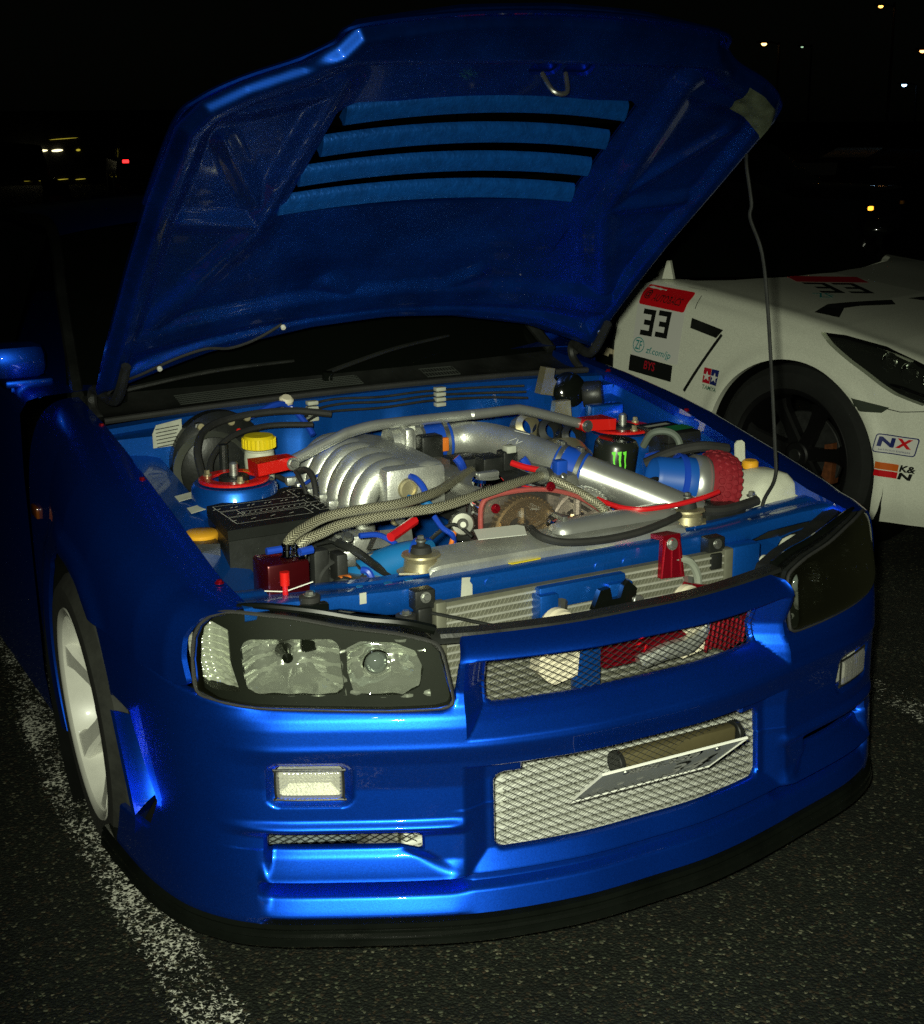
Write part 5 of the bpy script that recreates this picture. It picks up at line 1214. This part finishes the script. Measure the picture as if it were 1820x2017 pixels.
for k in range(10):
    p = np.array((random.uniform(.20, .46), random.uniform(.62, .98), random.uniform(.68, .80)))
    q = p + np.array((random.uniform(-.09, .09), random.uniform(-.08, .08), random.uniform(-.05, .05)))
    hose([tuple(p), tuple((p + q) / 2 + np.array((0, 0, random.uniform(-.02, .04)))), tuple(q)], random.uniform(.006, .014), random.choice(['black', 'rubber', 'dark', 'steel']), 'loom')
MB().lathe([(.07, 0), (.075, .02), (.075, .08), (.055, .10), (.03, .12)], (.275, .80, .78), (.2, -1, .25), 32).build('turbo_housing', M['zinc'], car)
MB().lathe([(.045, 0), (.05, .02), (.05, .10), (.03, .12)], (.31, .70, .82), (0, -.2, 1), 26).build('heat_shield', M['steel'], car) if False else None
MB().box((.46, .39, .735), (.06, .05, .03), bev=.012).build('ecu_bracket', M['black'], car); MB().hexbolt((.575, .395, .765), (0, 0, 1), .008, .012).build('bolt', M['steel'], car)
MB().tube([(.40, .35, .765), (.46, .345, .760), (.56, .36, .765)], .012, 8, 5).build('loom', M['rubber'], car)

# odds and ends that fill the bay: clamps, bolts, brackets and short wires
for k in range(46):
    p = np.array((random.uniform(-.50, .44), random.uniform(.42, 1.08), random.uniform(.70, .80)))
    if -.12 < p[0] < .2 and p[1] < .5: continue
    q = p + np.array((random.uniform(-.12, .12), random.uniform(-.10, .12), random.uniform(-.03, .05)))
    hose([tuple(p), tuple((p + q) / 2 + np.array((random.uniform(-.03, .03), 0, random.uniform(-.01, .05)))), tuple(q)], random.uniform(.0025, .009), random.choice(['black', 'rubber', 'dark', 'steel', 'rubber', 'black', 'zinc', 'blue_tube']), 'wire')
for k in range(40):
    x, y = random.uniform(-.48, .42), random.uniform(.40, 1.05); z = random.uniform(.74, .80)
    if random.random() < .5: MB().hexbolt((x, y, z), (random.uniform(-.3, .3), random.uniform(-1, 0), 1), random.uniform(.005, .009), .012).build('bolt', random.choice([M['zinc'], M['steel'], M['dark']]), car)
    else: MB().box((x, y, z), (random.uniform(.008, .022), random.uniform(.008, .018), random.uniform(.006, .016)), Matrix.Rotation(random.uniform(0, 3), 3, 'Z'), .002).build('bracket', random.choice([M['black'], M['dark'], M['steel'], M['zinc']]), car)
# number plate on its folding holder, tilted back
NPc = np.array((.012, -.028, .384)); e1 = np.array((.999, -.043, .017)); e2 = np.array((-.0315, -.733, .68)); e2 = e2 - e1 * (e1 @ e2); e2 /= np.linalg.norm(e2)
pn = Vector(np.cross(e1, e2)).normalized()
pl = MB().prism([(-.165, -.0825), (.165, -.0825), (.165, .0825), (-.165, .0825)], .0016, NPc - np.array(pn) * .0016, e1, e2).build('number_plate', mat('plate_face', (.40, .42, .41), .5, .05, var=.06), car, smooth=False)
rimv = [NPc + e1 * a + e2 * b_ for a, b_ in ((-.165, -.0825), (.165, -.0825), (.165, .0825), (-.165, .0825), (-.165, -.0825))]
MB().tube(rimv, .003, 6, 1, smooth=False).build('plate_rim', M['white_ink'], pl)
for (t, h, w, ax_, ay, m) in (('34', .085, .105, .088, -.022, 'black_gloss'), ('34', .070, .085, .080, -.028, 'white_ink'), ('330', .042, .080, .033, .053, 'black_gloss'), ('\u6a2a\u6d5c', .042, .080, -.055, .053, 'black_gloss'), ('330', .036, .075, .03, .05, 'white_ink'), ('\u6a2a\u6d5c', .036, .075, -.058, .05, 'white_ink'), ('\u3059', .028, .028, -.128, -.03, 'white_ink')):  # black copies behind the white figures are painted shadows
    try: print_on('plate_print', text2d(t, h, w), NPc, e1, e2, M[m], pl, (ax_, ay), .0016 if m == 'white_ink' else .0010)
    except Exception: pass
for ax_ in (-.075, -.03): print_on('plate_print', rect2d(.014, .012, .004), NPc, e1, e2, M['white_ink'], pl, (ax_, -.025), .0016)
for ax_ in (-.105, .105): MB().disc(NPc + e1 * ax_ + e2 * .062, pn, .006, .004, 10).build('plate_screw', M['steel'], pl)
MB().box((.101, .032, .388), (.141, .016, .022), bev=.008).build('plate_holder', mat('olive_tube', (.10, .085, .04), .5, .2, var=.15), car)
for x, s_ in ((-.040, -1), (.242, 1)): MB().disc((x, .030, .389), (s_, 0, 0), .026, .012, 24).build('holder_cap', M['black'], car)
# ------------------------------------------------------------------ the white car beside it
wcar = thing('race_car', 'white race car with number 33 and sponsor stickers', 'car', (3.202, 1.275, 0), .2207)
def wi(y, ys, vs): return np.interp(y, ys, vs)
def w_xw(y): return wi(y, [.0, .05, .15, .25, .35, .45, .57, .75, .95, 1.2, 1.45, 2, 3, 3.7, 4.3, 4.6], [.45, .60, .74, .82, .872, .905, .928, .943, .947, .94, .935, .93, .945, .95, .90, .80])
def w_zs(y): return wi(y, [.0, .05, .15, .35, .6, .8, 1.0, 1.25, 1.45, 1.7, 2.2, 3, 3.7, 4.3, 4.6], [.56, .60, .665, .745, .815, .858, .892, .925, .950, .975, 1.0, 1.02, 1.03, 1.03, .98])
def w_zc(y): return wi(y, [.0, .05, .15, .35, .6, .95, 1.35, 1.5, 1.8, 4.6], [.60, .64, .715, .79, .845, .905, .948, .965, .98, .99])
W_HX = np.array([-.060, -.004, .004, .004, 0, -.030, -.078, -.125, -.20])      # offsets from the widest point
def w_sec(y, v):
    xw, zs, zc = w_xw(y), w_zs(y), w_zc(y)
    k = np.linspace(0, 1, 12)
    zsill = np.interp(y, [0, .2, .6, 4, 4.6], [.20, .17, .165, .17, .30])
    px = np.stack([xw - .065, xw - .012, xw, xw + .002, xw, xw - .030, xw - .075, xw - .120, xw - .20, np.minimum(.55, xw * .6), np.minimum(.28, xw * .3), 0 * xw], 0)
    hz_ = zs - .30
    pz = np.stack([zsill, zsill + .10, .40 + 0 * y, np.minimum(.52, zs - .20) + 0 * y, np.minimum(.66, zs - .12) + 0 * y, zs - .095, zs - .035, zs - .006, zs + .0, (zs + zc) / 2 + .000, zc - .004, zc], 0)
    t = v * 11; i = np.clip(np.floor(t).astype(int), 0, 10); f = t - i
    idx = np.arange(len(np.ravel(y))); 
    def cr(p):
        p = p.reshape(12, -1); ii = np.ravel(i); ff = np.ravel(f)
        a = p[np.clip(ii - 1, 0, 11), idx]; b = p[ii, idx]; c = p[np.clip(ii + 1, 0, 11), idx]; d = p[np.clip(ii + 2, 0, 11), idx]
        return (.5 * ((2 * b) + (c - a) * ff + (2 * a - 5 * b + 4 * c - d) * ff ** 2 + (3 * b - a - 3 * c + d) * ff ** 3)).reshape(np.shape(y))
    return cr(px), cr(pz)
def w_pos(sx):
    def f(y, v, e):
        x, z = w_sec(y, v); d = np.hypot(y - .93, z - .35); fl = .010 * np.exp(-((d - .40) / .03) ** 2) * (v < .55)
        return np.stack([sx * (x + fl - (abs(e) if e else 0)), y, z], -1)
    return f
WLAMP = [(.860, .838), (.76, .834), (.60, .806), (.49, .770), (.36, .725), (.30, .66), (.40, .625), (.50, .655), (.58, .692), (.70, .748), (.80, .800)]
wy2 = np.linspace(.0, 1.838, 190); wv2 = np.linspace(0, 1, 110); WY2, WV2 = np.meshgrid(wy2, wv2, indexing='ij')
wbody = []
for sx in (-1, 1):
    x, z = w_sec(WY2, WV2); ph = np.where(WV2 < .6, np.hypot(WY2 - .93, z - .35) - .382, 1)
    ph = np.minimum(ph, np.where((WV2 < .80), sd_poly(WY2, z, WLAMP), 1))
    ph = np.minimum(ph, np.where(WV2 > .55, (wi(x, [0, .3, .6, .75, .95], [1.42, 1.44, 1.50, 1.58, 1.9]) - WY2), 1))
    o = sheet('front_body', wy2, wv2, ph, w_pos(sx), M['white_paint'], wcar, wall=.03, angle=50); wbody.append(o)
    # head lamp: black bowl, three chrome lamps, clear cover
    lp_ = sheet('headlamp', wy2, wv2, np.where(WV2 < .80, -sd_poly(WY2, z, WLAMP), -1), w_pos(sx), M['lens'], wcar)
    sheet('lamp_bowl', wy2, wv2, np.where(WV2 < .80, -sd_poly(WY2, z, WLAMP), -1), lambda y, v, e, sx=sx: w_pos(sx)(y, v, 0) + np.array([-sx * .035, .03, -.02]), mat('dark_chrome', (.06, .065, .06), .2, .8, bump=.4, bscale=40), lp_)
    for (y, z_, r_) in ((.60, .755, .030), (.52, .725, .034), (.44, .70, .030)):
        xx = float(np.interp(y, [.4, .7], [.83, .86])) - .03
        MB().lathe([(r_, .03), (r_ * .9, .01), (r_ * .5, -.01), (1e-4, -.012)], (sx * xx, y, z_), (sx * .55, -.8, .15), 22).build('lamp_reflector', M['chrome'], lp_)
    # front bumper seam, side marker, louvre behind the wheel
    # doors, sills, rear
    P = np.array([[(sx * (float(w_xw(y)) + dx), y, zz) for (dx, zz) in ((-.06, .17), (-.01, .26), (.0, .42), (.004, .60), (-.004, .78), (-.03, .90), (-.075, .965 if y < 3.5 else 1.0), (-.16, .985 if y < 3.5 else 1.02))] for y in np.linspace(1.842, 3.0, 14)])
    MB().grid(P).build('door', M['black_gloss'], wcar)
    P = np.array([[(sx * (float(w_xw(y)) * k + dx), y, zz) for (dx, zz) in ((-.06, .17 if abs(y - 3.71) > .36 else .70), (-.01, .26 if abs(y - 3.71) > .36 else .71), (.0, .42 if abs(y - 3.71) > .36 else .72), (.004, .74), (-.004, .84), (-.03, .94), (-.075, 1.0), (-.30, 1.02), (-.9, 1.03))] for y, k in zip(np.linspace(3.004, 4.62, 30), np.interp(np.linspace(3.004, 4.62, 30), [3, 4.4, 4.62], [1, 1, .93]))])
    MB().grid(P).build('rear_quarter', M['white_paint'], wcar, angle=60)
    w_ = make_wheel(wcar, .355, .255, .262, mat('black_wheel', (.003, .003, .003), .5, .1), 7, 'dark'); w_.location = (sx * .80, .93, .355); w_.rotation_euler = (0, 0, 0 if sx < 0 else math.pi)
    w_ = copy_tree(w_, wcar); w_.location = (sx * .80, 3.71, .355); w_.rotation_euler = (0, 0, 0 if sx < 0 else math.pi)
    MB().lathe([(.42, 0), (.42, .36)], (sx * .56, .93, .35), (sx, 0, 0), 40).build('arch_liner', M['liner'], wcar)
    cal = MB().prism([(.10, -.07), (.145, -.08), (.15, .02), (.145, .08), (.11, .07), (.115, 0)], .05, (sx * .800, .93, .34), (0, -1, 0), (0, 0, 1)).build('brake_caliper', mat('dull_caliper', (.10, .03, .008), .6, var=.5, vscale=40), wcar)
    b = MB(); P = []
    for t in np.linspace(0, 1, 10):
        q = math.sin(min(1, .25 + .75 * t) * math.pi / 2)
        P.append([(sx * (.90 + .085 * math.cos(a) * q), 1.70 + .10 * t, 1.075 + .055 * math.sin(a) * q) for a in np.linspace(0, 2 * math.pi, 20)])
    b.grid(np.array(P)); b.tube([(sx * .83, 1.72, .985), (sx * .85, 1.73, 1.03), (sx * .88, 1.74, 1.06)], .018, 8, 4); b.build('door_mirror', M['black_gloss'], wcar)
MB().prism([(-.02, 0), (.03, 0), (.012, .075), (-.002, .075)], .02, (-.80, 1.66, .972), (.3, -.95, 0), (0, 0, 1)).build('pillar_foot', M['white_paint'], wcar)
# front face, windscreen, roof, windows
ys = [(.0, .20), (-.02, .30), (-.01, .42), (.0, .52), (.0, .58)]
P = np.array([[(x, .02 + 1.0 * abs(x) ** 3 * .9 + dy, zz) for x in np.linspace(-.62, .62, 30)] for dy, zz in ys]); MB().grid(P).build('nose', M['white_paint'], wcar)
MB().box((0, -.005, .34), (.34, .02, .10), bev=.02).build('nose_intake', M['black'], wcar)
P = []
for t in np.linspace(0, 1, 10):
    P.append([(x * (.80 - .22 * t), wi(abs(x), [0, .3, .6, .75, 1], [1.40, 1.42, 1.48, 1.55, 1.64]) * (1 - t) + (2.30 + .06 * x * x) * t, (.955 + .02 * abs(x)) * (1 - t) + 1.345 * t - .03 * x * x * t + .035 * math.sin(t * 3.14)) for x in np.linspace(-1, 1, 21)])
MB().grid(np.array(P)).build('windscreen', M['glass'], wcar)
MB().grid(np.array([[(x * w, y, z_ - .05 * x * x) for x in np.linspace(-1, 1, 15)] for (y, z_, w) in ((2.28, 1.352, .58), (2.6, 1.372, .60), (3.0, 1.36, .58), (3.5, 1.25, .56), (4.1, 1.03, .60))])).build('roof', M['black_gloss'], wcar)
for sx in (-1, 1):
    MB().grid(np.array([[(sx * (.86 - .30 * t), y0 + (y1 - y0) * t, .985 + .33 * t) for t in np.linspace(0, 1, 6)] for (y0, y1) in ((1.70, 2.36), (2.4, 2.6), (3.0, 3.0), (3.7, 3.4))])).build('side_window', M['glass'], wcar)
for o_ in [o for o in wcar.children_recursive if o.name.startswith('tyre')]:
    o_.data.materials[0] = mat('dark_tyre', (.007, .008, .007), .85, bump=.4, bscale=70, var=.4)
# --- stickers: flat print laid on the body by casting onto it
from mathutils.bvhtree import BVHTree
def bvh_of(objs):
    V = []; F = []
    for o in objs:
        k = len(V); V += [v.co.copy() for v in o.data.vertices]; F += [tuple(i + k for i in p.vertices) for p in o.data.polygons]
    return BVHTree.FromPolygons(V, F)
wt = bvh_of([o for o in wcar.children if o.name.startswith(('front_body', 'front_panel', 'door', 'nose')) and o.type == 'MESH'])
def sub2d(vf, n):
    # cut a quad-like outline into a grid so that it can follow the body
    v, f = vf; bm = bmesh.new(); vs = [bm.verts.new((p[0], p[1], 0)) for p in v]
    for q in f:
        try: bm.faces.new([vs[i] for i in q])
        except ValueError: pass
    bmesh.ops.triangulate(bm, faces=bm.faces[:])
    for _ in range(n): bmesh.ops.subdivide_edges(bm, edges=bm.edges[:], cuts=1, use_grid_fill=True)
    bm.verts.ensure_lookup_table(); bm.verts.index_update()
    r_ = np.array([tuple(p.co)[:2] for p in bm.verts]), [tuple(p.index for p in q.verts) for q in bm.faces]; bm.free(); return r_
def on_side(name, vf, cy, cz, m, tilt=0.0, sh=0.0, lift=.0015, n=0):
    if n: vf = sub2d(vf, n)
    v, f = vf; c, s = math.cos(tilt), math.sin(tilt); V = []
    for (a, b) in v:
        a = a + sh * b; y = cy - (a * c - b * s); z = cz + a * s + b * c
        h = wt.ray_cast(Vector((-1.6, y, z)), Vector((1, 0, 0)))
        x = h[0].x if h[0] is not None else -.93
        V.append((x - lift, y, z))
    return mesh(name, V, f, m, wcar, False)
def on_top(name, vf, c0, e1, e2, m, lift=.0018, n=0):
    if n: vf = sub2d(vf, n)
    v, f = vf; V = []
    for (a, b) in v:
        p = Vector(c0) + Vector(e1) * a + Vector(e2) * b
        h = wt.ray_cast(Vector((p.x, p.y, 1.6)), Vector((0, 0, -1))); V.append((p.x, p.y, (h[0].z if h[0] is not None else .92) + lift))
    return mesh(name, V, f, m, wcar, False)
S_RED = mat('sticker_red', (.62, .006, .012), .35, coat=.4); S_BLK = mat('sticker_black', (.010, .011, .010), .35, coat=.4); S_TEAL = mat('sticker_teal', (.01, .26, .26), .4)
S_WHT = mat('sticker_white', (.70, .70, .66), .4, coat=.3); S_BLU = mat('sticker_blue', (.012, .02, .14), .4); S_ORG = mat('sticker_orange', (.62, .12, .01), .4); S_RED2 = mat('sticker_crimson', (.45, .01, .025), .4); S_TAN = mat('sticker_cream', (.55, .48, .32), .45)
on_side('number_panel', rect2d(.255, .30), 1.605, .80, S_WHT, -.03, 0, .0008, 3)
on_side('sponsor_panel', rect2d(.245, .078, .010), 1.600, .902, S_RED, -.07, .05, .0016, 3)
on_side('sponsor_lettering', text2d('AUTOBACS', .028, .155, .25, .01), 1.585, .898, S_BLK, -.07, .05, .0028)
on_side('sponsor_emblem', text2d('@', .034, .036, .1, .02), 1.688, .912, S_BLK, -.07, .05, .0028)
for k, yc in enumerate((1.662, 1.580)):
    w, h, t = .066, .108, .021
    segs = [rect2d(w, t), rect2d(w * .82, t), rect2d(w, t), rect2d(t, h)]
    for (vf, (dx, dz)) in zip(segs, ((0, h / 2 - t / 2), (w * .09, 0), (0, -h / 2 + t / 2), (w / 2 - t / 2, 0))):
        v = vf[0] + np.array([dx, dz]); on_side('race_number', (v, vf[1]), yc, .800, S_BLK, -.04, .05, .0026 + .0002 * k, 2)
ringp = [(.030 * math.cos(a), .030 * math.sin(a)) for a in np.linspace(0, 2 * math.pi, 25)]
on_side('sponsor_emblem', lines2d(list(zip(ringp[:-1], ringp[1:])), .0035), 1.700, .705, S_TEAL, -.08, 0, .0026)
on_side('sponsor_lettering', text2d('ZF', .038, .036, 0, .01), 1.700, .705, S_TEAL, -.08, 0, .0026)
on_side('sponsor_lettering', text2d('zf.com/jp', .036, .135, .15, .006), 1.590, .680, S_TEAL, -.08, 0, .0026)
on_side('black_panel', rect2d(.235, .068), 1.628, .617, S_BLK, -.09, 0, .0016, 3)
on_side('panel_lettering', text2d('BYS', .036, .060, .1, .01), 1.632, .625, S_RED2, -.09, 0, .0028)
# door lettering: hooked letter and bar in cream on black
hook = spline([(.05, .10), (.055, .03), (.045, -.03), (.0, -.055), (-.045, -.03)], 6)
on_side('door_lettering', lines2d([(hook[i], hook[i + 1]) for i in range(len(hook) - 1)], .034), 1.915, .775, S_TAN, 0, 0, .0016, 1)
on_side('door_lettering', rect2d(.20, .036), 1.935, .668, S_TAN, -.18, 0, .0018, 2)
on_side('door_lettering', rect2d(.05, .12), 2.12, .78, S_TAN, 0, .2, .0016, 1)
on_side('wing_louvre', poly2d([(-.085, .020), (.080, -.012), (.052, -.046), (-.085, -.020)]), 1.352, .820, M['black'], 0, 0, .0022, 2)
on_side('wing_groove', lines2d([((-.002 + .012, .0), (-.158, -.245))], .013), 1.285, .790, M['black'], 0, 0, .0022, 3)
on_side('panel_gap', lines2d([((0, .14), (-.028, -.10)), ((-.028, -.10), (-.03, -.42))], .006), 1.812, .80, M['black'], 0, 0, .0018, 3)
on_side('panel_gap', lines2d([((0, .03), (.012, -.06))], .003), 1.445, .935, M['black'], 0, 0, .0018, 2)
on_side('bumper_gap', lines2d([((-.1, .006), (.0, -.006)), ((0, -.006), (.10, .006)), ((.10, .006), (.22, .03))], .003), .47, .602, M['black'], 0, 0, .0018, 3)
on_side('side_marker', poly2d([(-.083, .018), (-.04, .012), (.083, -.005), (.055, -.027), (-.02, -.030), (-.064, -.018)]), .592, .612, mat('smoked_marker', (.05, .06, .045), .15, coat=.6), 0, 0, .0024, 2)
# star sticker
def star(r): return [(r * (1 if k % 2 == 0 else .40) * math.sin(k * math.pi / 5), r * (1 if k % 2 == 0 else .40) * math.cos(k * math.pi / 5)) for k in range(10)]
for (dx, m) in ((-.0195, S_RED2), (.0195, S_BLU)):
    v, f = rect2d(.038, .062); on_side('star_sticker', (v + np.array([dx, 0]), f), 1.306, .622, m, -.06, .06, .0016, 2)
    v, f = poly2d(star(.022)); on_side('star', (v + np.array([dx, -.002]), f), 1.306, .622, S_WHT, -.06, .06, .0028)
on_side('sticker_lettering', text2d('TAMIYA', .018, .078, .1, .01), 1.308, .575, mat('sticker_green', (.01, .10, .06), .4), -.06, .06, .0026)
# NX plate and K&N bars ahead of the wheel
v, f = rect2d(.150, .070, .010); on_side('logo_plate', (v, f), .478, .474, S_BLU, -.03, .18, .0016, 3)
v, f = rect2d(.142, .062, .008); on_side('logo_plate', (v, f), .478, .474, S_WHT, -.03, .18, .0024, 3)
on_side('logo_lettering', text2d('N', .036, .058, 0, .05), .510, .482, S_BLU, -.03, .18, .0034); on_side('logo_lettering', text2d('X', .036, .056, 0, .05), .448, .482, S_RED, -.03, .18, .0034)
on_side('logo_lettering', text2d('NITROUS EXPRESS', .006, .11, 0, .0), .480, .452, S_BLU, -.03, .18, .0034)
on_side('logo_bar', rect2d(.082, .026), .505, .392, S_ORG, -.04, .10, .0018, 2); on_side('logo_bar', rect2d(.082, .024), .508, .364, S_RED, -.04, .10, .0018, 2)
on_side('logo_lettering', text2d('K&', .026, .055, .1, .04), .432, .390, S_BLK, -.04, .10, .0026); on_side('logo_lettering', text2d('N', .026, .050, .1, .05), .440, .362, S_BLK, -.04, .10, .0026)
# bonnet prints: red strip, number, outlet slots
hx1, hx2 = (.86, -.50, 0), (.50, .86, 0)
on_top('bonnet_strip', poly2d([(-.17, -.06), (.16, -.06), (.16, .06), (-.17, .06)]), (-.16, 1.32, 0), hx1, hx2, S_RED2, n=4)
for k, dx in enumerate((-.075, .055)):
    for (vf, o_) in ((rect2d(.10, .035), (0, .085)), (rect2d(.08, .035), (.01, 0)), (rect2d(.10, .035), (0, -.085)), (rect2d(.03, .20), (.04, 0))):
        on_top('bonnet_number', (vf[0] + np.array([dx, 0]) + np.array(o_), vf[1]), (-.28, 1.18, 0), hx1, hx2, S_BLK, .0026, 2)
on_top('bonnet_lettering', text2d('ZF', .08, .08), (-.47, 1.12, 0), hx1, hx2, S_TEAL, .0022)
on_top('bonnet_slot', poly2d([(-.21, -.13), (-.10, -.02), (.02, .015), (.22, .06), (.20, -.01), (.03, -.045), (-.06, -.08), (-.14, -.20)]), (-.50, .985, 0), (.87, -.48, 0), (.48, .87, 0), M['black'], .0026, 2)
on_top('bonnet_slot', poly2d([(-.12, 0), (0, .05), (.15, .04), (.15, -.05), (0, -.05)]), (-.08, .86, 0), (.87, -.48, 0), (.48, .87, 0), M['black'], .0026, 2)
# ------------------------------------------------------------------ far side of the car park: road marks, lamps, parked vehicles, lit shopfronts
M['road_paint'] = mat('road_paint', (.55, .54, .42), .7, var=.25, vscale=2)
for q in ([(26.2, 31.3), (27.0, 30.9), (31.9, 36.6), (31.0, 37.3)], [(27.4, 30.5), (28.2, 29.8), (36.4, 38.5), (35.0, 39.4)], [(30, 42), (31.5, 41), (44, 50), (42, 51.5)], [(41, 44.5), (42.5, 43.3), (58, 58), (56, 59.5)], [(25.2, 32.5), (25.7, 32.0), (26.8, 33.0), (26.3, 33.5)], [(33, 33.4), (33.6, 32.9), (35.2, 34.4), (34.6, 34.9)]):
    tag(mesh('road_marking', [(x, y, .005) for x, y in q], [(0, 1, 2, 3)], M['road_paint'], smooth=False), kind='structure')
pole_m = mat('lamp_post', (.02, .02, .02), .5, .5)
def ray(px, py, dist):
    # a far lamp seen in that direction, at that distance
    d = _f + _r * ((px - 910) / 2787.08) - _u * ((py - 1008.5) / 2787.08); return CAM + d.normalized() * dist
def street_lamp(px, py, dist, c, s, r, label):
    p = ray(px, py, dist); t = thing('street_lamp', label, 'street lamp', (p.x + .9, p.y, 0), 0, 'street lamps beyond the car park')
    MB().tube([(0, 0, 0), (0, 0, p.z - .4), (-.15, 0, p.z), (-.9, 0, p.z + .10)], [.09, .06, .05, .04], 8, 5).build('post', pole_m, t)
    MB().box((-.9, 0, p.z + .07), (.35, .14, .05), bev=.02).build('lamp_head', pole_m, t)
    MB().lathe([(1e-4, -r * .6), (r * .6, -r * .45), (r, 0), (r * .8, r * .3), (1e-4, r * .35)], (-.9, 0, p.z - .02), (0, 0, 1), 16).build('bulb', emit('lamp_glow', c, s), t)
street_lamp(1505, 86, 70, (1, .55, .16), 6, .13, 'amber street lamp above the raised bonnet corner')
street_lamp(1735, 12, 75, (1, .45, .08), 5, .12, 'amber street lamp at the top right')
street_lamp(1817, 100, 72, (1, .42, .12), 6, .13, 'amber street lamp cut by the right edge')
street_lamp(1781, 167, 80, (.35, .65, 1.0), 6, .14, 'bluish white street lamp over the white car')
street_lamp(480, 155, 85, (.55, 1.0, .65), 5, .15, 'greenish white street lamp left of the bonnet')
street_lamp(873, 22, 95, (.5, .5, .15), 1, .08, 'dim yellow street lamp above the bonnet')
street_lamp(1580, 92, 110, (.5, .8, .5), 1, .10, 'faint greenish street lamp right of the bonnet corner')
# dark parked cars far off with a tail lamp or side lamp burning
def far_car(px, py, dist, zl, rz, c, s, label, lamp='tail_lamp', hw=.10):
    p = ray(px, py, dist); k = (CAM.z - zl) / (CAM.z - p.z) if CAM.z - p.z > .05 else 1
    q = CAM + (p - CAM) * k
    t = thing('parked_car', label, 'car', (q.x, q.y, 0), rz, 'cars parked far off'); b = MB()
    sec_ = [(-.85, .30), (-.88, .55), (-.84, .80), (-.70, .86), (-.60, 1.32), (0, 1.38), (.60, 1.32), (.70, .86), (.84, .80), (.88, .55), (.85, .30)]
    P = []
    for (y, kz, kx) in ((.0, .0, .9), (.05, .05, .97), (.9, .10, 1), (1.5, 1, 1), (2.9, 1, 1), (3.7, .12, 1), (4.3, .04, .97), (4.36, .0, .9)):
        P.append([(x * kx, y, min(z, .86) if z <= .86 else .86 + (z - .86) * kz) for x, z in sec_])
    b.grid(np.array(P)).build('body', mat('dark_car_paint', (.01, .012, .02), .25, .3, coat=1), t)
    for sx in (-1, 1):
        for y in (.8, 3.45): MB().disc((sx * .74, y, .31), (sx, 0, 0), .31, .14, 24).build('wheel', M['rubber'], t)
        MB().box((sx * .62, -.012, zl), (hw, .02, hw * .5), bev=.008).build(lamp, emit('lamp_' + lamp, c, s if sx < 0 else s * .0), t)
    return t
far_car(302, 317, 30, .80, R(-12), (1, .02, .02), 4, 'dark parked car with one red tail lamp lit', hw=.07)
far_car(1745, 404, 24, .70, R(30), (1, .40, .03), 3, 'dark parked car with one amber lamp lit', hw=.04)
far_car(20, 395, 11, .60, R(-8), (.10, .005, .005), .02, 'dark parked car behind the blue car at the left edge')
# long low shopfront with lit windows beyond the left edge of the car park
sh_o = ray(110, 295, 42); sh = thing('shopfront', 'low dark shopfront with rows of lit strip lamps', 'building', (sh_o.x, sh_o.y, 0), R(-10))
MB().box((-1, 1.5, 1.0), (7, 1.2, 1.0)).build('wall', mat('dark_wall', (.03, .03, .028), .8, var=.3), sh)
warm = emit('window_light', (1.0, .90, .50), 2.2); warm2 = emit('window_light_dim', (.8, .65, .06), .5)
for (x, z, w, h, m) in ((-1.12, .70, .22, .10, warm), (-.62, .66, .26, .10, warm), (-.80, .92, .30, .06, warm), (-.35, .92, .30, .06, warm), (.05, .92, .32, .07, warm), (.62, .93, .12, .06, warm2), (-.80, .12, .25, .03, warm2), (-.40, .12, .25, .03, warm2), (0.1, .13, .4, .02, warm2), (.62, .13, .3, .02, warm2), (.25, 1.22, .8, .015, warm2)):
    MB().lathe([(1e-4, 0), (h * .35, w * .12), (h * .5, w * .4), (h * .5, w * .6), (h * .3, w * .9), (1e-4, w)], (x - w / 2, .27, z), (1, 0, .06), 12).build('light_tube', m, sh)
